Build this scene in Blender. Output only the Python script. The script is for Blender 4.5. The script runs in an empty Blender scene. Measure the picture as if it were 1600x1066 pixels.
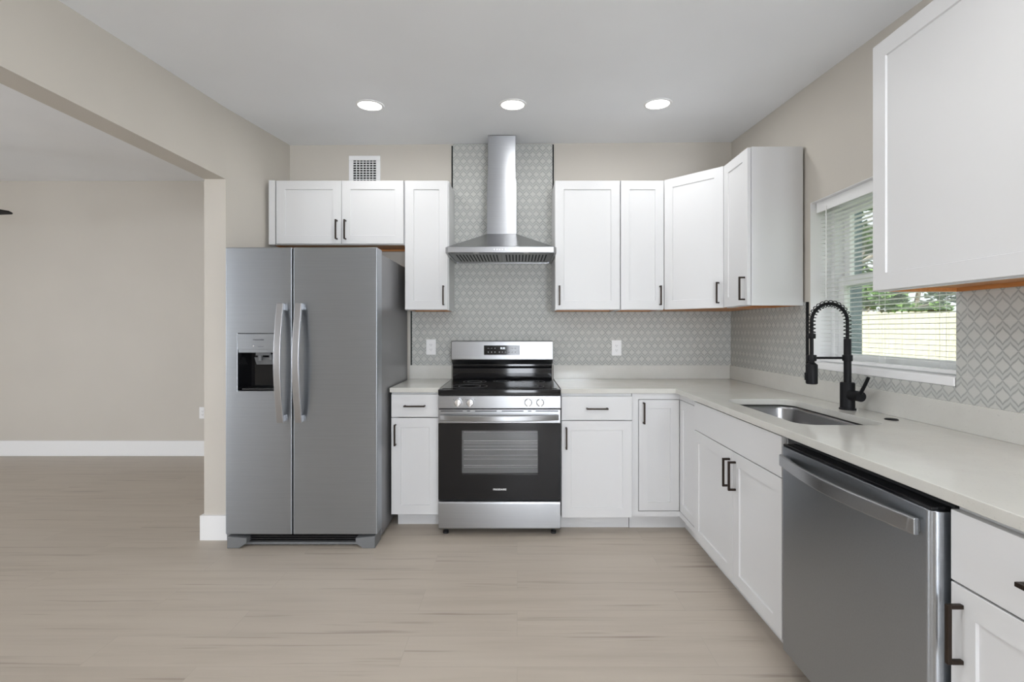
import bpy, bmesh, math, random
from mathutils import Vector, Matrix
PI = math.pi
R = math.radians
random.seed(7)
S = bpy.context.scene
C = S.collection

# ------------------------------------------------------------------ camera
F = 747.0                      # focal length in pixels of a 1600 px wide frame
CX, CY, H = 808.0, 516.0, 1.282
cam = bpy.data.cameras.new('camera')
cam.sensor_width = 36.0
cam.lens = F * 36.0 / 1600.0
cam.shift_x = -(CX - 800.0) / 1600.0
cam.shift_y = (CY - 533.0) / 1600.0
cam.clip_start = 0.02
camo = bpy.data.objects.new('camera', cam)
C.objects.link(camo)
camo.location = (0, 0, H)
camo.rotation_euler = (R(90), 0, 0)
S.camera = camo

# ------------------------------------------------------------------ light
S.view_settings.view_transform = 'Standard'
S.view_settings.look = 'None'
S.view_settings.gamma = 1.0
S.view_settings.use_curve_mapping = False
S.view_settings.exposure = 0.77
S.cycles.use_denoising = True
S.cycles.max_bounces = 10
S.cycles.diffuse_bounces = 6
S.cycles.sample_clamp_indirect = 6.0

W = bpy.data.worlds.new('daylight')
S.world = W
W.use_nodes = True
wn = W.node_tree
bg = wn.nodes['Background']
sky = wn.nodes.new('ShaderNodeTexSky')
sky.sky_type = 'HOSEK_WILKIE'
sky.sun_direction = Vector((-0.35, -0.55, 0.75)).normalized()
sky.turbidity = 4.0
whiten = wn.nodes.new('ShaderNodeMix')
whiten.data_type = 'RGBA'
whiten.inputs[0].default_value = 0.65
wn.links.new(sky.outputs[0], whiten.inputs[6])
whiten.inputs[7].default_value = (1.0, 1.0, 1.0, 1)
wn.links.new(whiten.outputs[2], bg.inputs[0])
bg.inputs[1].default_value = 1.7

def sun(name, d, strength, angle):
    l = bpy.data.lights.new(name, 'SUN')
    l.energy = strength
    l.angle = R(angle)
    l.color = (1.0, 0.97, 0.9)
    o = bpy.data.objects.new(name, l)
    C.objects.link(o)
    o.location = (-4, -6, 9)
    o.rotation_euler = (-Vector(d)).to_track_quat('-Z', 'Y').to_euler()
sun('sun', (-0.35, -0.55, 0.75), 5.6, 1.0)

def area(name, loc, direction, sx, sy, watts, col=(1, 1, 1)):
    l = bpy.data.lights.new(name, 'AREA')
    l.shape = 'RECTANGLE'
    l.size, l.size_y = sx, sy
    l.energy = watts
    l.color = col
    o = bpy.data.objects.new(name, l)
    C.objects.link(o)
    o.location = loc
    o.rotation_euler = Vector(direction).to_track_quat('-Z', 'Y').to_euler()
    return o
# daylight at the rear door, then three added fill lamps at unseen windows
area('daylight_rear_door', (0.08, -3.12, 1.06), (0, 1, 0.10), 0.54, 1.90, 28, (0.93, 0.995, 1.09))
area('fill_lamp_rear_kitchen', (1.16, -3.12, 1.52), (-0.35, 1, 0.80), 0.66, 0.95, 62, (0.93, 0.995, 1.09))
area('fill_lamp_rear_living', (-6.4, -3.12, 1.35), (0.5, 1, -0.6), 1.7, 1.4, 34, (0.93, 0.995, 1.09))
area('fill_lamp_side_living', (-7.42, 1.2, 1.35), (1, -0.35, -0.22), 2.4, 1.4, 56, (0.93, 0.995, 1.09))
CAN_WATTS = 2.05

# ------------------------------------------------------------------ helpers
def mat(name, col, rough=0.5, metal=0.0, **kw):
    m = bpy.data.materials.new(name)
    m.use_nodes = True
    b = m.node_tree.nodes['Principled BSDF']
    b.inputs['Base Color'].default_value = (col[0], col[1], col[2], 1)
    b.inputs['Roughness'].default_value = rough
    b.inputs['Metallic'].default_value = metal
    for k, v in kw.items():
        b.inputs[k.replace('_', ' ')].default_value = v
    return m

class NT:
    """small node builder"""
    def __init__(s, m):
        s.t = m.node_tree
        s.b = s.t.nodes.get('Principled BSDF')
    def n(s, kind, **kw):
        x = s.t.nodes.new(kind)
        for k, v in kw.items():
            setattr(x, k, v)
        return x
    def put(s, sock, v):
        if hasattr(v, 'is_output') or isinstance(v, bpy.types.NodeSocket):
            s.t.links.new(v, sock)
        else:
            sock.default_value = v
    def math(s, op, a, b=0.0, c=0.0):
        x = s.n('ShaderNodeMath', operation=op)
        s.put(x.inputs[0], a); s.put(x.inputs[1], b); s.put(x.inputs[2], c)
        return x.outputs[0]
    def pos(s):
        g = s.n('ShaderNodeNewGeometry')
        x = s.n('ShaderNodeSeparateXYZ')
        s.t.links.new(g.outputs['Position'], x.inputs[0])
        return g.outputs['Position'], x.outputs[0], x.outputs[1], x.outputs[2]
    def objco(s):
        return s.n('ShaderNodeTexCoord').outputs['Object']
    def scaled(s, vec, sc):
        x = s.n('ShaderNodeVectorMath', operation='MULTIPLY')
        s.put(x.inputs[0], vec); x.inputs[1].default_value = sc
        return x.outputs[0]
    def noise(s, vec, scale, detail=3.0, rough=0.5):
        x = s.n('ShaderNodeTexNoise')
        s.put(x.inputs['Vector'], vec)
        x.inputs['Scale'].default_value = scale
        x.inputs['Detail'].default_value = detail
        x.inputs['Roughness'].default_value = rough
        return x.outputs['Fac']
    def ramp(s, fac, stops):
        x = s.n('ShaderNodeValToRGB')
        s.put(x.inputs[0], fac)
        e = x.color_ramp.elements
        while len(e) < len(stops):
            e.new(0.5)
        for i, (p, c) in enumerate(stops):
            e[i].position = p
            e[i].color = (c[0], c[1], c[2], 1) if not isinstance(c, (int, float)) else (c, c, c, 1)
        return x.outputs[0]
    def mix(s, fac, a, b, blend='MIX'):
        x = s.n('ShaderNodeMix', data_type='RGBA', blend_type=blend)
        s.put(x.inputs[0], fac)
        s.put(x.inputs[6], a if not isinstance(a, tuple) else (*a, 1))
        s.put(x.inputs[7], b if not isinstance(b, tuple) else (*b, 1))
        return x.outputs[2]
    def bump(s, h, strength=0.2, dist=0.002):
        x = s.n('ShaderNodeBump')
        x.inputs['Strength'].default_value = strength
        x.inputs['Distance'].default_value = dist
        s.put(x.inputs['Height'], h)
        s.t.links.new(x.outputs[0], s.b.inputs['Normal'])
    def base(s, v):
        s.put(s.b.inputs['Base Color'], v)

class MB:
    def __init__(s):
        s.v, s.f = [], []
    def add(s, vs, fs):
        o = len(s.v)
        s.v += [tuple(p) for p in vs]
        s.f += [tuple(i + o for i in f) for f in fs]
        return s
    def box(s, x0, x1, y0, y1, z0, z1):
        if x0 > x1: x0, x1 = x1, x0
        if y0 > y1: y0, y1 = y1, y0
        if z0 > z1: z0, z1 = z1, z0
        return s.add([(x0, y0, z0), (x1, y0, z0), (x1, y1, z0), (x0, y1, z0), (x0, y0, z1), (x1, y0, z1), (x1, y1, z1), (x0, y1, z1)],
                     [(0, 3, 2, 1), (4, 5, 6, 7), (0, 1, 5, 4), (1, 2, 6, 5), (2, 3, 7, 6), (3, 0, 4, 7)])
    def prism(s, pts, z0, z1):
        """pts: counter-clockwise outline in x, y"""
        n = len(pts)
        vs = [(x, y, z0) for x, y in pts] + [(x, y, z1) for x, y in pts]
        fs = [tuple(range(n - 1, -1, -1)), tuple(range(n, 2 * n))]
        fs += [(i, (i + 1) % n, n + (i + 1) % n, n + i) for i in range(n)]
        return s.add(vs, fs)
    def extrude_x(s, prof, x0, x1):
        """prof: outline in y, z"""
        n = len(prof)
        vs = [(x0, y, z) for y, z in prof] + [(x1, y, z) for y, z in prof]
        fs = [tuple(range(n)), tuple(range(2 * n - 1, n - 1, -1))]
        fs += [(i, n + i, n + (i + 1) % n, (i + 1) % n) for i in range(n)]
        return s.add(vs, fs)
    def cyl(s, p0, p1, r0, r1=None, n=24, caps=True):
        r1 = r0 if r1 is None else r1
        p0, p1 = Vector(p0), Vector(p1)
        q = (p1 - p0).normalized().to_track_quat('Z', 'Y')
        vs = []
        for p, r in ((p0, r0), (p1, r1)):
            for i in range(n):
                a = 2 * PI * i / n
                vs.append(p + q @ Vector((r * math.cos(a), r * math.sin(a), 0)))
        fs = [(i, (i + 1) % n, n + (i + 1) % n, n + i) for i in range(n)]
        if caps:
            fs += [tuple(range(n - 1, -1, -1)), tuple(range(n, 2 * n))]
        return s.add(vs, fs)
    def lathe(s, prof, origin=(0, 0, 0), axis=(0, 0, 1), n=32):
        """prof: (radius, height) pairs; radius 0 closes"""
        q = Vector(axis).normalized().to_track_quat('Z', 'Y')
        o = Vector(origin)
        vs, fs = [], []
        m = len(prof)
        for r, h in prof:
            for i in range(n):
                a = 2 * PI * i / n
                vs.append(o + q @ Vector((max(r, 1e-5) * math.cos(a), max(r, 1e-5) * math.sin(a), h)))
        for k in range(m - 1):
            for i in range(n):
                fs.append((k * n + i, k * n + (i + 1) % n, (k + 1) * n + (i + 1) % n, (k + 1) * n + i))
        return s.add(vs, fs)
    def tube(s, path, r, n=10, closed=False):
        path = [Vector(p) for p in path]
        m = len(path)
        vs, fs = [], []
        t = (path[1] - path[0]).normalized()
        up = Vector((0, 0, 1)) if abs(t.z) < 0.9 else Vector((1, 0, 0))
        side = t.cross(up).normalized()
        for k in range(m):
            a = path[max(k - 1, 0)]
            b = path[min(k + 1, m - 1)]
            t = (b - a).normalized()
            side = (side - t * side.dot(t)).normalized()
            up = side.cross(t)
            rr = r[k] if isinstance(r, (list, tuple)) else r
            for i in range(n):
                an = 2 * PI * i / n
                vs.append(path[k] + side * rr * math.cos(an) + up * rr * math.sin(an))
        for k in range(m - 1):
            for i in range(n):
                fs.append((k * n + i, k * n + (i + 1) % n, (k + 1) * n + (i + 1) % n, (k + 1) * n + i))
        fs += [tuple(range(n - 1, -1, -1)), tuple(range((m - 1) * n, m * n))]
        return s.add(vs, fs)
    def strap(s, path, wdir, w, ndir, t):
        """flat bar of width w along wdir and thickness t along ndir swept along path"""
        wd, nd = Vector(wdir) * (w / 2), Vector(ndir) * (t / 2)
        m = len(path)
        vs, fs = [], []
        c = 0.62
        prof = [(-1, -c), (-c, -1), (c, -1), (1, -c), (1, c), (c, 1), (-c, 1), (-1, c)]
        n = len(prof)
        for p in path:
            p = Vector(p)
            for a, b in prof:
                aa = math.copysign(1 - (1 - abs(a)) * min(1, t / w), a)
                vs.append(p + wd * aa + nd * b)
        for k in range(m - 1):
            for i in range(n):
                fs.append((k * n + i, k * n + (i + 1) % n, (k + 1) * n + (i + 1) % n, (k + 1) * n + i))
        fs += [tuple(range(n - 1, -1, -1)), tuple(range((m - 1) * n, m * n))]
        return s.add(vs, fs)
    def build(s, name, m, parent=None, bevel=0.0, smooth=False, off=(0, 0, 0), seg=2):
        me = bpy.data.meshes.new(name)
        ox, oy, oz = off
        me.from_pydata([(x - ox, y - oy, z - oz) for x, y, z in s.v], [], s.f)
        bm = bmesh.new(); bm.from_mesh(me)
        bmesh.ops.recalc_face_normals(bm, faces=bm.faces)
        bm.to_mesh(me); bm.free()
        me.update()
        o = bpy.data.objects.new(name, me)
        C.objects.link(o)
        for mm in (m if isinstance(m, (list, tuple)) else [m]):
            me.materials.append(mm)
        if parent is not None:
            o.parent = parent
        if bevel:
            b = o.modifiers.new('bevel', 'BEVEL')
            b.width = bevel; b.segments = seg; b.limit_method = 'ANGLE'; b.angle_limit = R(40)
            b.harden_normals = False
        if smooth or bevel:
            for p in me.polygons:
                p.use_smooth = True
            e = o.modifiers.new('flat_edges', 'EDGE_SPLIT') if not bevel else None
            if e: e.split_angle = R(38)
            if bevel:
                w = o.modifiers.new('weighted', 'WEIGHTED_NORMAL')
                w.keep_sharp = True
        return o

def thing(name, label, cat, loc=(0, 0, 0), rz=0.0, group=None):
    o = bpy.data.objects.new(name, None)
    o.empty_display_size = 0.1
    C.objects.link(o)
    o.location = loc
    o.rotation_euler = (0, 0, rz)
    o['label'] = label; o['category'] = cat
    if group: o['group'] = group
    return o
def tag(o, label, cat, group=None):
    o['label'] = label; o['category'] = cat
    if group: o['group'] = group
    return o
def struct(o):
    o['kind'] = 'structure'
    return o

def text_mesh(body, size, m, parent, loc, rot, name='lettering', sx=1.0, depth=0.0004, align='CENTER', bold=0.0):
    cu = bpy.data.curves.new('tmp_text', 'FONT')
    cu.body = body; cu.size = size; cu.extrude = depth; cu.align_x = align; cu.align_y = 'CENTER'; cu.offset = bold
    to = bpy.data.objects.new('tmp_text', cu)
    C.objects.link(to)
    dg = bpy.context.evaluated_depsgraph_get()
    me = bpy.data.meshes.new_from_object(to.evaluated_get(dg))
    bpy.data.objects.remove(to); bpy.data.curves.remove(cu)
    me.transform(Matrix.Translation(Vector(loc)) @ rot.to_4x4() @ Matrix.Diagonal((sx, 1, 1, 1)))
    me.name = name
    o = bpy.data.objects.new(name, me)
    C.objects.link(o); o.parent = parent
    me.materials.clear(); me.materials.append(m)
    return o
FACE_CAM = Matrix.Rotation(R(90), 3, 'X')      # text upright, facing the front of the room

# ------------------------------------------------------------------ materials
M = {}
M['cab'] = mat('white_cabinet_paint', (0.66, 0.66, 0.662), 0.40)
M['trimw'] = mat('white_trim_paint', (0.82, 0.82, 0.82), 0.4)
M['plastic'] = mat('white_plastic', (0.82, 0.82, 0.82), 0.35)
M['pull'] = mat('dark_bronze', (0.035, 0.024, 0.018), 0.42, 0.75)
M['black'] = mat('black_matte_metal', (0.007, 0.007, 0.008), 0.5, 0.0, Specular_IOR_Level=0.18)
M['blackgloss'] = mat('black_gloss', (0.007, 0.007, 0.008), 0.06, Specular_IOR_Level=0.38)
M['blackplastic'] = mat('black_plastic', (0.015, 0.015, 0.016), 0.35)
M['gap'] = mat('dark_gap', (0.02, 0.02, 0.02), 0.8)
M['chrome'] = mat('polished_metal', (0.75, 0.75, 0.76), 0.18, 1.0)
M['glyph'] = mat('white_print', (0.75, 0.75, 0.75), 0.5)
M['keyglyph'] = mat('grey_print', (0.30, 0.30, 0.31), 0.5)
M['darkglyph'] = mat('dark_print', (0.03, 0.03, 0.03), 0.5)
M['led'] = mat('lit_display', (0.02, 0.02, 0.02), 0.4)
M['led'].node_tree.nodes['Principled BSDF'].inputs['Emission Color'].default_value = (0.85, 0.93, 1, 1)
M['led'].node_tree.nodes['Principled BSDF'].inputs['Emission Strength'].default_value = 0.8
M['greyplastic'] = mat('grey_plastic', (0.16, 0.165, 0.17), 0.45)
M['fridgeside'] = mat('grey_painted_steel', (0.20, 0.20, 0.205), 0.32, 0.25)
M['rangeside'] = mat('dark_painted_steel', (0.05, 0.05, 0.052), 0.4)
M['lens'] = mat('lit_lens', (0.9, 0.9, 0.9), 0.5)
M['lens'].node_tree.nodes['Principled BSDF'].inputs['Emission Color'].default_value = (1, 0.985, 0.96, 1)
M['lens'].node_tree.nodes['Principled BSDF'].inputs['Emission Strength'].default_value = 4.0
M['daypane'] = mat('glowing_glass', (0.8, 0.8, 0.8), 0.2)
M['daypane'].node_tree.nodes['Principled BSDF'].inputs['Emission Color'].default_value = (1, 1, 1, 1)
M['daypane'].node_tree.nodes['Principled BSDF'].inputs['Emission Strength'].default_value = 1.5  # pane glows by itself in place of daylight from outside

def brushed(name, col, rough, axis, aniso=0.75):
    """metal with a fine brushed grain running along the given axis"""
    m = mat(name, col, rough, 1.0)
    t = NT(m)
    sc = {'x': (1.5, 90, 90), 'z': (90, 90, 1.5), 'y': (90, 1.5, 90)}[axis]
    f = t.noise(t.scaled(t.objco(), sc), 2.0, 3.0, 0.6)
    t.base(t.ramp(f, [(0.3, tuple(c * 0.97 for c in col)), (0.7, tuple(min(1, c * 1.03) for c in col))]))
    tg = t.n('ShaderNodeTangent', direction_type='RADIAL', axis='Z')
    t.t.links.new(tg.outputs[0], t.b.inputs['Tangent'])
    t.b.inputs['Anisotropic'].default_value = aniso
    t.b.inputs['Anisotropic Rotation'].default_value = 0.0 if axis == 'z' else 0.25
    return m
M['steel'] = brushed('brushed_stainless', (0.335, 0.339, 0.346), 0.33, 'x')
M['steelv'] = brushed('brushed_stainless_duct', (0.33, 0.334, 0.342), 0.36, 'x', 1.0)
M['fridge'] = brushed('brushed_fridge_steel', (0.382, 0.407, 0.438), 0.38, 'x')
M['dw'] = brushed('brushed_dark_steel', (0.388, 0.41, 0.438), 0.32, 'x')
M['steelc'] = mat('satin_stainless', (0.36, 0.364, 0.372), 0.27, 1.0)
M['handle_steel'] = mat('handle_stainless', (0.42, 0.42, 0.43), 0.34, 1.0)
M['sinksteel'] = brushed('sink_stainless', (0.36, 0.36, 0.365), 0.26, 'y', 0.4)

def wall_paint(name, col):
    m = mat(name, col, 0.6)
    t = NT(m)
    p, x, y, z = t.pos()
    f = t.noise(p, 2.2, 2.0)
    t.base(t.ramp(f, [(0.3, tuple(c * 0.985 for c in col)), (0.7, tuple(c * 1.015 for c in col))]))
    t.bump(t.noise(p, 120.0, 2.0), 0.08, 0.001)
    return m
M['wall'] = wall_paint('greige_wall_paint', (0.545, 0.511, 0.457))
M['ceil'] = wall_paint('white_ceiling_paint', (0.85, 0.868, 0.895))

def mk_floor():
    m = mat('light_oak_vinyl_plank', (0.45, 0.4, 0.35), 0.42)
    t = NT(m)
    p, x, y, z = t.pos()
    br = t.n('ShaderNodeTexBrick')
    t.put(br.inputs['Vector'], p)
    br.offset = 0.37; br.offset_frequency = 2; br.squash = 1.0
    br.inputs['Scale'].default_value = 1.0
    br.inputs['Brick Width'].default_value = 1.22
    br.inputs['Row Height'].default_value = 0.182
    br.inputs['Mortar Size'].default_value = 0.0012
    br.inputs['Mortar Smooth'].default_value = 0.3
    br.inputs['Bias'].default_value = 0.0
    br.inputs['Color1'].default_value = (0, 0, 0, 1)
    br.inputs['Color2'].default_value = (1, 1, 1, 1)
    br.inputs['Mortar'].default_value = (0.5, 0.5, 0.5, 1)
    # give every plank its own piece of grain
    rnd = t.math('MULTIPLY', br.outputs['Color'], 37.0)
    cv = t.n('ShaderNodeCombineXYZ')
    t.put(cv.inputs[0], t.math('MULTIPLY_ADD', x, 0.55, rnd))
    t.put(cv.inputs[1], t.math('MULTIPLY', y, 7.0))
    t.put(cv.inputs[2], rnd)
    g = t.noise(cv.outputs[0], 2.0, 5.0, 0.55)
    cs = t.n('ShaderNodeCombineXYZ')
    t.put(cs.inputs[0], t.math('MULTIPLY_ADD', x, 0.75, rnd))
    t.put(cs.inputs[1], t.math('MULTIPLY', y, 22.0))
    t.put(cs.inputs[2], rnd)
    st = t.noise(cs.outputs[0], 1.6, 3.0, 0.55)
    col = t.ramp(g, [(0.25, (0.395, 0.34, 0.28)), (0.5, (0.45, 0.393, 0.328)), (0.8, (0.49, 0.433, 0.366))])
    col = t.mix(t.math('MULTIPLY', br.outputs['Color'], 0.16), col, (0.40, 0.35, 0.30))
    streak = t.ramp(st, [(0.60, 0.0), (0.74, 1.0)])
    col = t.mix(t.math('MULTIPLY', streak, 0.75), col, (0.25, 0.20, 0.165))
    col = t.mix(t.math('MULTIPLY', br.outputs['Fac'], 0.35), col, (0.30, 0.26, 0.22))
    t.base(col)
    t.put(t.b.inputs['Roughness'], t.math('MULTIPLY_ADD', g, 0.12, 0.40))
    t.bump(g, 0.05, 0.001)
    return m
M['floor'] = mk_floor()

def mk_tile(name, along):
    """glazed 10 x 20 cm tiles in running bond with a zigzag lattice"""
    m = mat(name, (0.5, 0.5, 0.47), 0.22)
    t = NT(m)
    p, x, y, z = t.pos()
    u = x if along == 'x' else y
    PER, A, ROW = 0.05, 0.029, 0.05
    un = t.math('FRACT', t.math('ADD', t.math('DIVIDE', t.math('ADD', u, 10 - 0.019), PER), 0.0))
    tri = t.math('SUBTRACT', 1.0, t.math('ABSOLUTE', t.math('MULTIPLY_ADD', un, 2.0, -1.0)))     # 1 at a diamond's middle
    v = t.math('SUBTRACT', t.math('MULTIPLY', t.math('FRACT', t.math('DIVIDE', t.math('ADD', z, 0.1 * 20 - 1.063 + 0.05), 0.1)), 0.1), 0.05)
    av = t.math('ABSOLUTE', v)
    wob = t.math('MULTIPLY', t.math('SINE', t.math('MULTIPLY', tri, 2 * PI)), 0.0016)
    l1 = t.math('ADD', t.math('MULTIPLY', tri, A), wob)
    l2 = t.math('ADD', t.math('SUBTRACT', ROW, t.math('MULTIPLY', t.math('SUBTRACT', 1.0, tri), A)), wob)
    d = t.math('MINIMUM', t.math('ABSOLUTE', t.math('SUBTRACT', av, l1)), t.math('ABSOLUTE', t.math('SUBTRACT', av, l2)))
    ln = t.n('ShaderNodeMapRange')
    ln.interpolation_type = 'SMOOTHSTEP'
    t.put(ln.inputs['Value'], d)
    ln.inputs['From Min'].default_value = 0.0018; ln.inputs['From Max'].default_value = 0.0058
    ln.inputs['To Min'].default_value = 1.0; ln.inputs['To Max'].default_value = 0.0
    line = ln.outputs[0]
    # grout of the running bond
    row = t.math('FLOOR', t.math('DIVIDE', t.math('ADD', z, 2 - 1.013), 0.1))
    half = t.math('MULTIPLY', t.math('MODULO', row, 2.0), 0.1)
    gu = t.math('ABSOLUTE', t.math('SUBTRACT', t.math('FRACT', t.math('DIVIDE', t.math('ADD', t.math('ADD', u, 10 - 0.019), half), 0.2)), 0.5))
    gz = t.math('ABSOLUTE', t.math('SUBTRACT', t.math('FRACT', t.math('DIVIDE', t.math('ADD', z, 2 - 1.013), 0.1)), 0.5))
    g1 = t.math('GREATER_THAN', gu, 0.5 - 0.0011 / 0.2)
    g2 = t.math('GREATER_THAN', gz, 0.5 - 0.0011 / 0.1)
    gr = t.math('MAXIMUM', g1, g2)
    fade = t.ramp(t.noise(p, 14.0, 2.0), [(0.3, 0.55), (0.7, 0.95)])
    # ground: diamonds slightly greener and lighter than the bands
    dia = t.math('LESS_THAN', av, l1)
    dia2 = t.math('GREATER_THAN', av, l2)
    ground = t.mix(t.math('MAXIMUM', dia, dia2), (0.465, 0.472, 0.45), (0.505, 0.508, 0.478))
    col = t.mix(t.math('MULTIPLY', line, fade), ground, (0.285, 0.29, 0.278))
    col = t.mix(t.math('MULTIPLY', gr, 0.4), col, (0.57, 0.57, 0.55))
    t.base(col)
    t.put(t.b.inputs['Roughness'], t.math('MULTIPLY_ADD', gr, 0.2, 0.5))
    t.b.inputs['Specular IOR Level'].default_value = 0.3
    t.bump(t.math('ADD', t.math('MULTIPLY', gr, -1.0), t.math('MULTIPLY', line, -0.3)), 0.25, 0.0015)
    return m
M['tilex'] = mk_tile('patterned_tile_back', 'x')
M['tiley'] = mk_tile('patterned_tile_side', 'y')

def mk_quartz():
    m = mat('white_quartz', (0.72, 0.71, 0.68), 0.14)
    t = NT(m)
    p, x, y, z = t.pos()
    f = t.noise(p, 5.0, 4.0, 0.6)
    sp = t.noise(p, 160.0, 1.0)
    col = t.ramp(f, [(0.3, (0.555, 0.545, 0.505)), (0.7, (0.605, 0.595, 0.555))])
    col = t.mix(t.ramp(sp, [(0.68, 0.0), (0.75, 0.35)]), col, (0.42, 0.41, 0.38))
    t.base(col)
    return m
M['quartz'] = mk_quartz()

def mk_wood(name, c0, c1, sc):
    m = mat(name, c0, 0.5)
    t = NT(m)
    f = t.noise(t.scaled(t.objco(), sc), 4.0, 4.0, 0.6)
    t.base(t.ramp(f, [(0.3, c0), (0.7, c1)]))
    return m
M['orange'] = mk_wood('raw_orange_wood', (0.46, 0.19, 0.055), (0.58, 0.26, 0.085), (2, 30, 30))
M['fence'] = mk_wood('pale_pine', (0.76, 0.67, 0.50), (0.88, 0.82, 0.68), (12, 12, 0.8))
M['bark'] = mk_wood('grey_bark', (0.16, 0.13, 0.10), (0.26, 0.22, 0.17), (20, 20, 3))
M['teal'] = mk_wood('dark_teal_paint', (0.022, 0.045, 0.052), (0.030, 0.058, 0.064), (1, 1, 6))
M['lawn'] = mk_wood('grass_green', (0.10, 0.16, 0.04), (0.18, 0.25, 0.07), (9, 9, 9))
def mk_leaf(name, c0, c1):
    m = mat(name, c0, 0.5)
    t = NT(m)
    f = t.noise(t.objco(), 3.0, 3.0)
    t.base(t.ramp(f, [(0.35, c0), (0.65, c1)]))
    return m
M['leaf'] = mk_leaf('leaf_green', (0.06, 0.14, 0.025), (0.20, 0.34, 0.07))
M['leafd'] = mk_leaf('leaf_dark_green', (0.03, 0.08, 0.02), (0.10, 0.20, 0.05))
M['leafl'] = mk_leaf('leaf_pale_green', (0.16, 0.26, 0.07), (0.38, 0.48, 0.20))

def mk_glass(name, tint, gloss):
    m = bpy.data.materials.new(name)
    m.use_nodes = True
    nt = m.node_tree
    nt.nodes.clear()
    out = nt.nodes.new('ShaderNodeOutputMaterial')
    mix = nt.nodes.new('ShaderNodeMixShader')
    tr = nt.nodes.new('ShaderNodeBsdfTransparent')
    tr.inputs[0].default_value = (*tint, 1)
    gl = nt.nodes.new('ShaderNodeBsdfGlossy')
    gl.inputs['Roughness'].default_value = 0.02
    fr = nt.nodes.new('ShaderNodeFresnel')
    fr.inputs[0].default_value = 1.45
    ml = nt.nodes.new('ShaderNodeMath'); ml.operation = 'MULTIPLY'
    ml.inputs[1].default_value = gloss
    nt.links.new(fr.outputs[0], ml.inputs[0])
    nt.links.new(ml.outputs[0], mix.inputs[0])
    nt.links.new(tr.outputs[0], mix.inputs[1])
    nt.links.new(gl.outputs[0], mix.inputs[2])
    nt.links.new(mix.outputs[0], out.inputs[0])
    return m
M['glass'] = mk_glass('window_glass', (0.93, 0.96, 0.95), 0.5)
M['ovenglass'] = mk_glass('oven_window_glass', (0.85, 0.85, 0.85), 1.0)

# ------------------------------------------------------------------ room shell
YB, XR, XL = 3.635, 1.63, -1.727
REAR, LIVY, LIVX = -3.2, 4.88, -7.5
def ceil_z(x, y):
    yy = max(y, 0.2)
    return 2.70 + 0.0605 * (yy - YB) + 0.0074 * x
def living_z(x, y):
    return 2.805 + 0.05 * (max(y, 0.2) - LIVY)

struct(MB().box(LIVX - 0.15, 1.85, REAR - 0.15, LIVY + 0.15, -0.12, 0.0).build('floor', M['floor']))

cm = MB()
ys = [REAR - 0.1, 0.2, 1.0, 2.0, 3.0, YB + 0.05]
for fx, x0, x1, yy in ((ceil_z, -1.86, 1.84, ys), (living_z, LIVX - 0.1, -1.86, [REAR - 0.1, 0.2, 1.5, 3.0, LIVY + 0.1])):
    for i in range(len(yy) - 1):
        a, b = yy[i], yy[i + 1]
        q = [(x0, a), (x1, a), (x1, b), (x0, b)]
        cm.add([(x, y, fx(x, y)) for x, y in q] + [(x, y, fx(x, y) + 0.25) for x, y in q],
               [(0, 1, 2, 3), (4, 5, 6, 7), (0, 1, 5, 4), (1, 2, 6, 5), (2, 3, 7, 6), (3, 0, 4, 7)])
struct(cm.build('ceiling', M['ceil']))
TOP = 2.86
struct(MB().box(XL, 1.83, YB, YB + 0.12, 0, TOP).build('wall_back', M['wall']))
# right wall with the window opening
WY0, WY1, WZ0, WZ1 = 1.767, 2.659, 1.072, 1.988
wr = MB()
wr.box(XR, 1.83, REAR, WY0, 0, TOP).box(XR, 1.83, WY1, YB, 0, TOP)
wr.box(XR, 1.83, WY0, WY1, 0, WZ0).box(XR, 1.83, WY0, WY1, WZ1, TOP)
struct(wr.build('wall_right', M['wall']))
# left wall: pier beside the fridge and the header over the wide opening
wl = MB()
wl.prism([(XL, LIVY), (XL - 0.19, LIVY), (-1.918, 2.93), (-1.785, 2.93), (XL, YB)], 0, TOP)
wl.prism([(-1.785, 2.93), (-1.918, 2.93), (-1.94, 1.67), (-1.958, REAR), (-1.828, REAR), (-1.81, 1.67)], 2.208, TOP)
struct(wl.build('wall_left', M['wall']))
struct(MB().box(LIVX - 0.1, XL - 0.1, LIVY, LIVY + 0.12, 0, TOP + 0.1).build('wall_living_back', M['wall']))
lv = MB()
lv.box(LIVX - 0.12, LIVX, REAR, 0.0, 0, TOP).box(LIVX - 0.12, LIVX, 2.4, LIVY, 0, TOP)
lv.box(LIVX - 0.12, LIVX, 0.0, 2.4, 0, 0.65).box(LIVX - 0.12, LIVX, 0.0, 2.4, 2.05, TOP)
struct(lv.build('wall_living_left', M['wall']))
rw = MB()
rw.box(LIVX, -7.3, REAR - 0.12, REAR, 0, TOP).box(-5.5, -0.26, REAR - 0.12, REAR, 0, TOP).box(0.42, 0.77, REAR - 0.12, REAR, 0, TOP).box(1.55, 1.83, REAR - 0.12, REAR, 0, TOP)
rw.box(0.77, 1.55, REAR - 0.12, REAR, 0, 0.98).box(0.77, 1.55, REAR - 0.12, REAR, 2.06, TOP)
rw.box(-7.3, -5.5, REAR - 0.12, REAR, 0, 0.65).box(-7.3, -5.5, REAR - 0.12, REAR, 2.05, TOP).box(-0.26, 0.42, REAR - 0.12, REAR, 2.06, TOP)
struct(rw.build('wall_rear', M['wall']))

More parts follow.
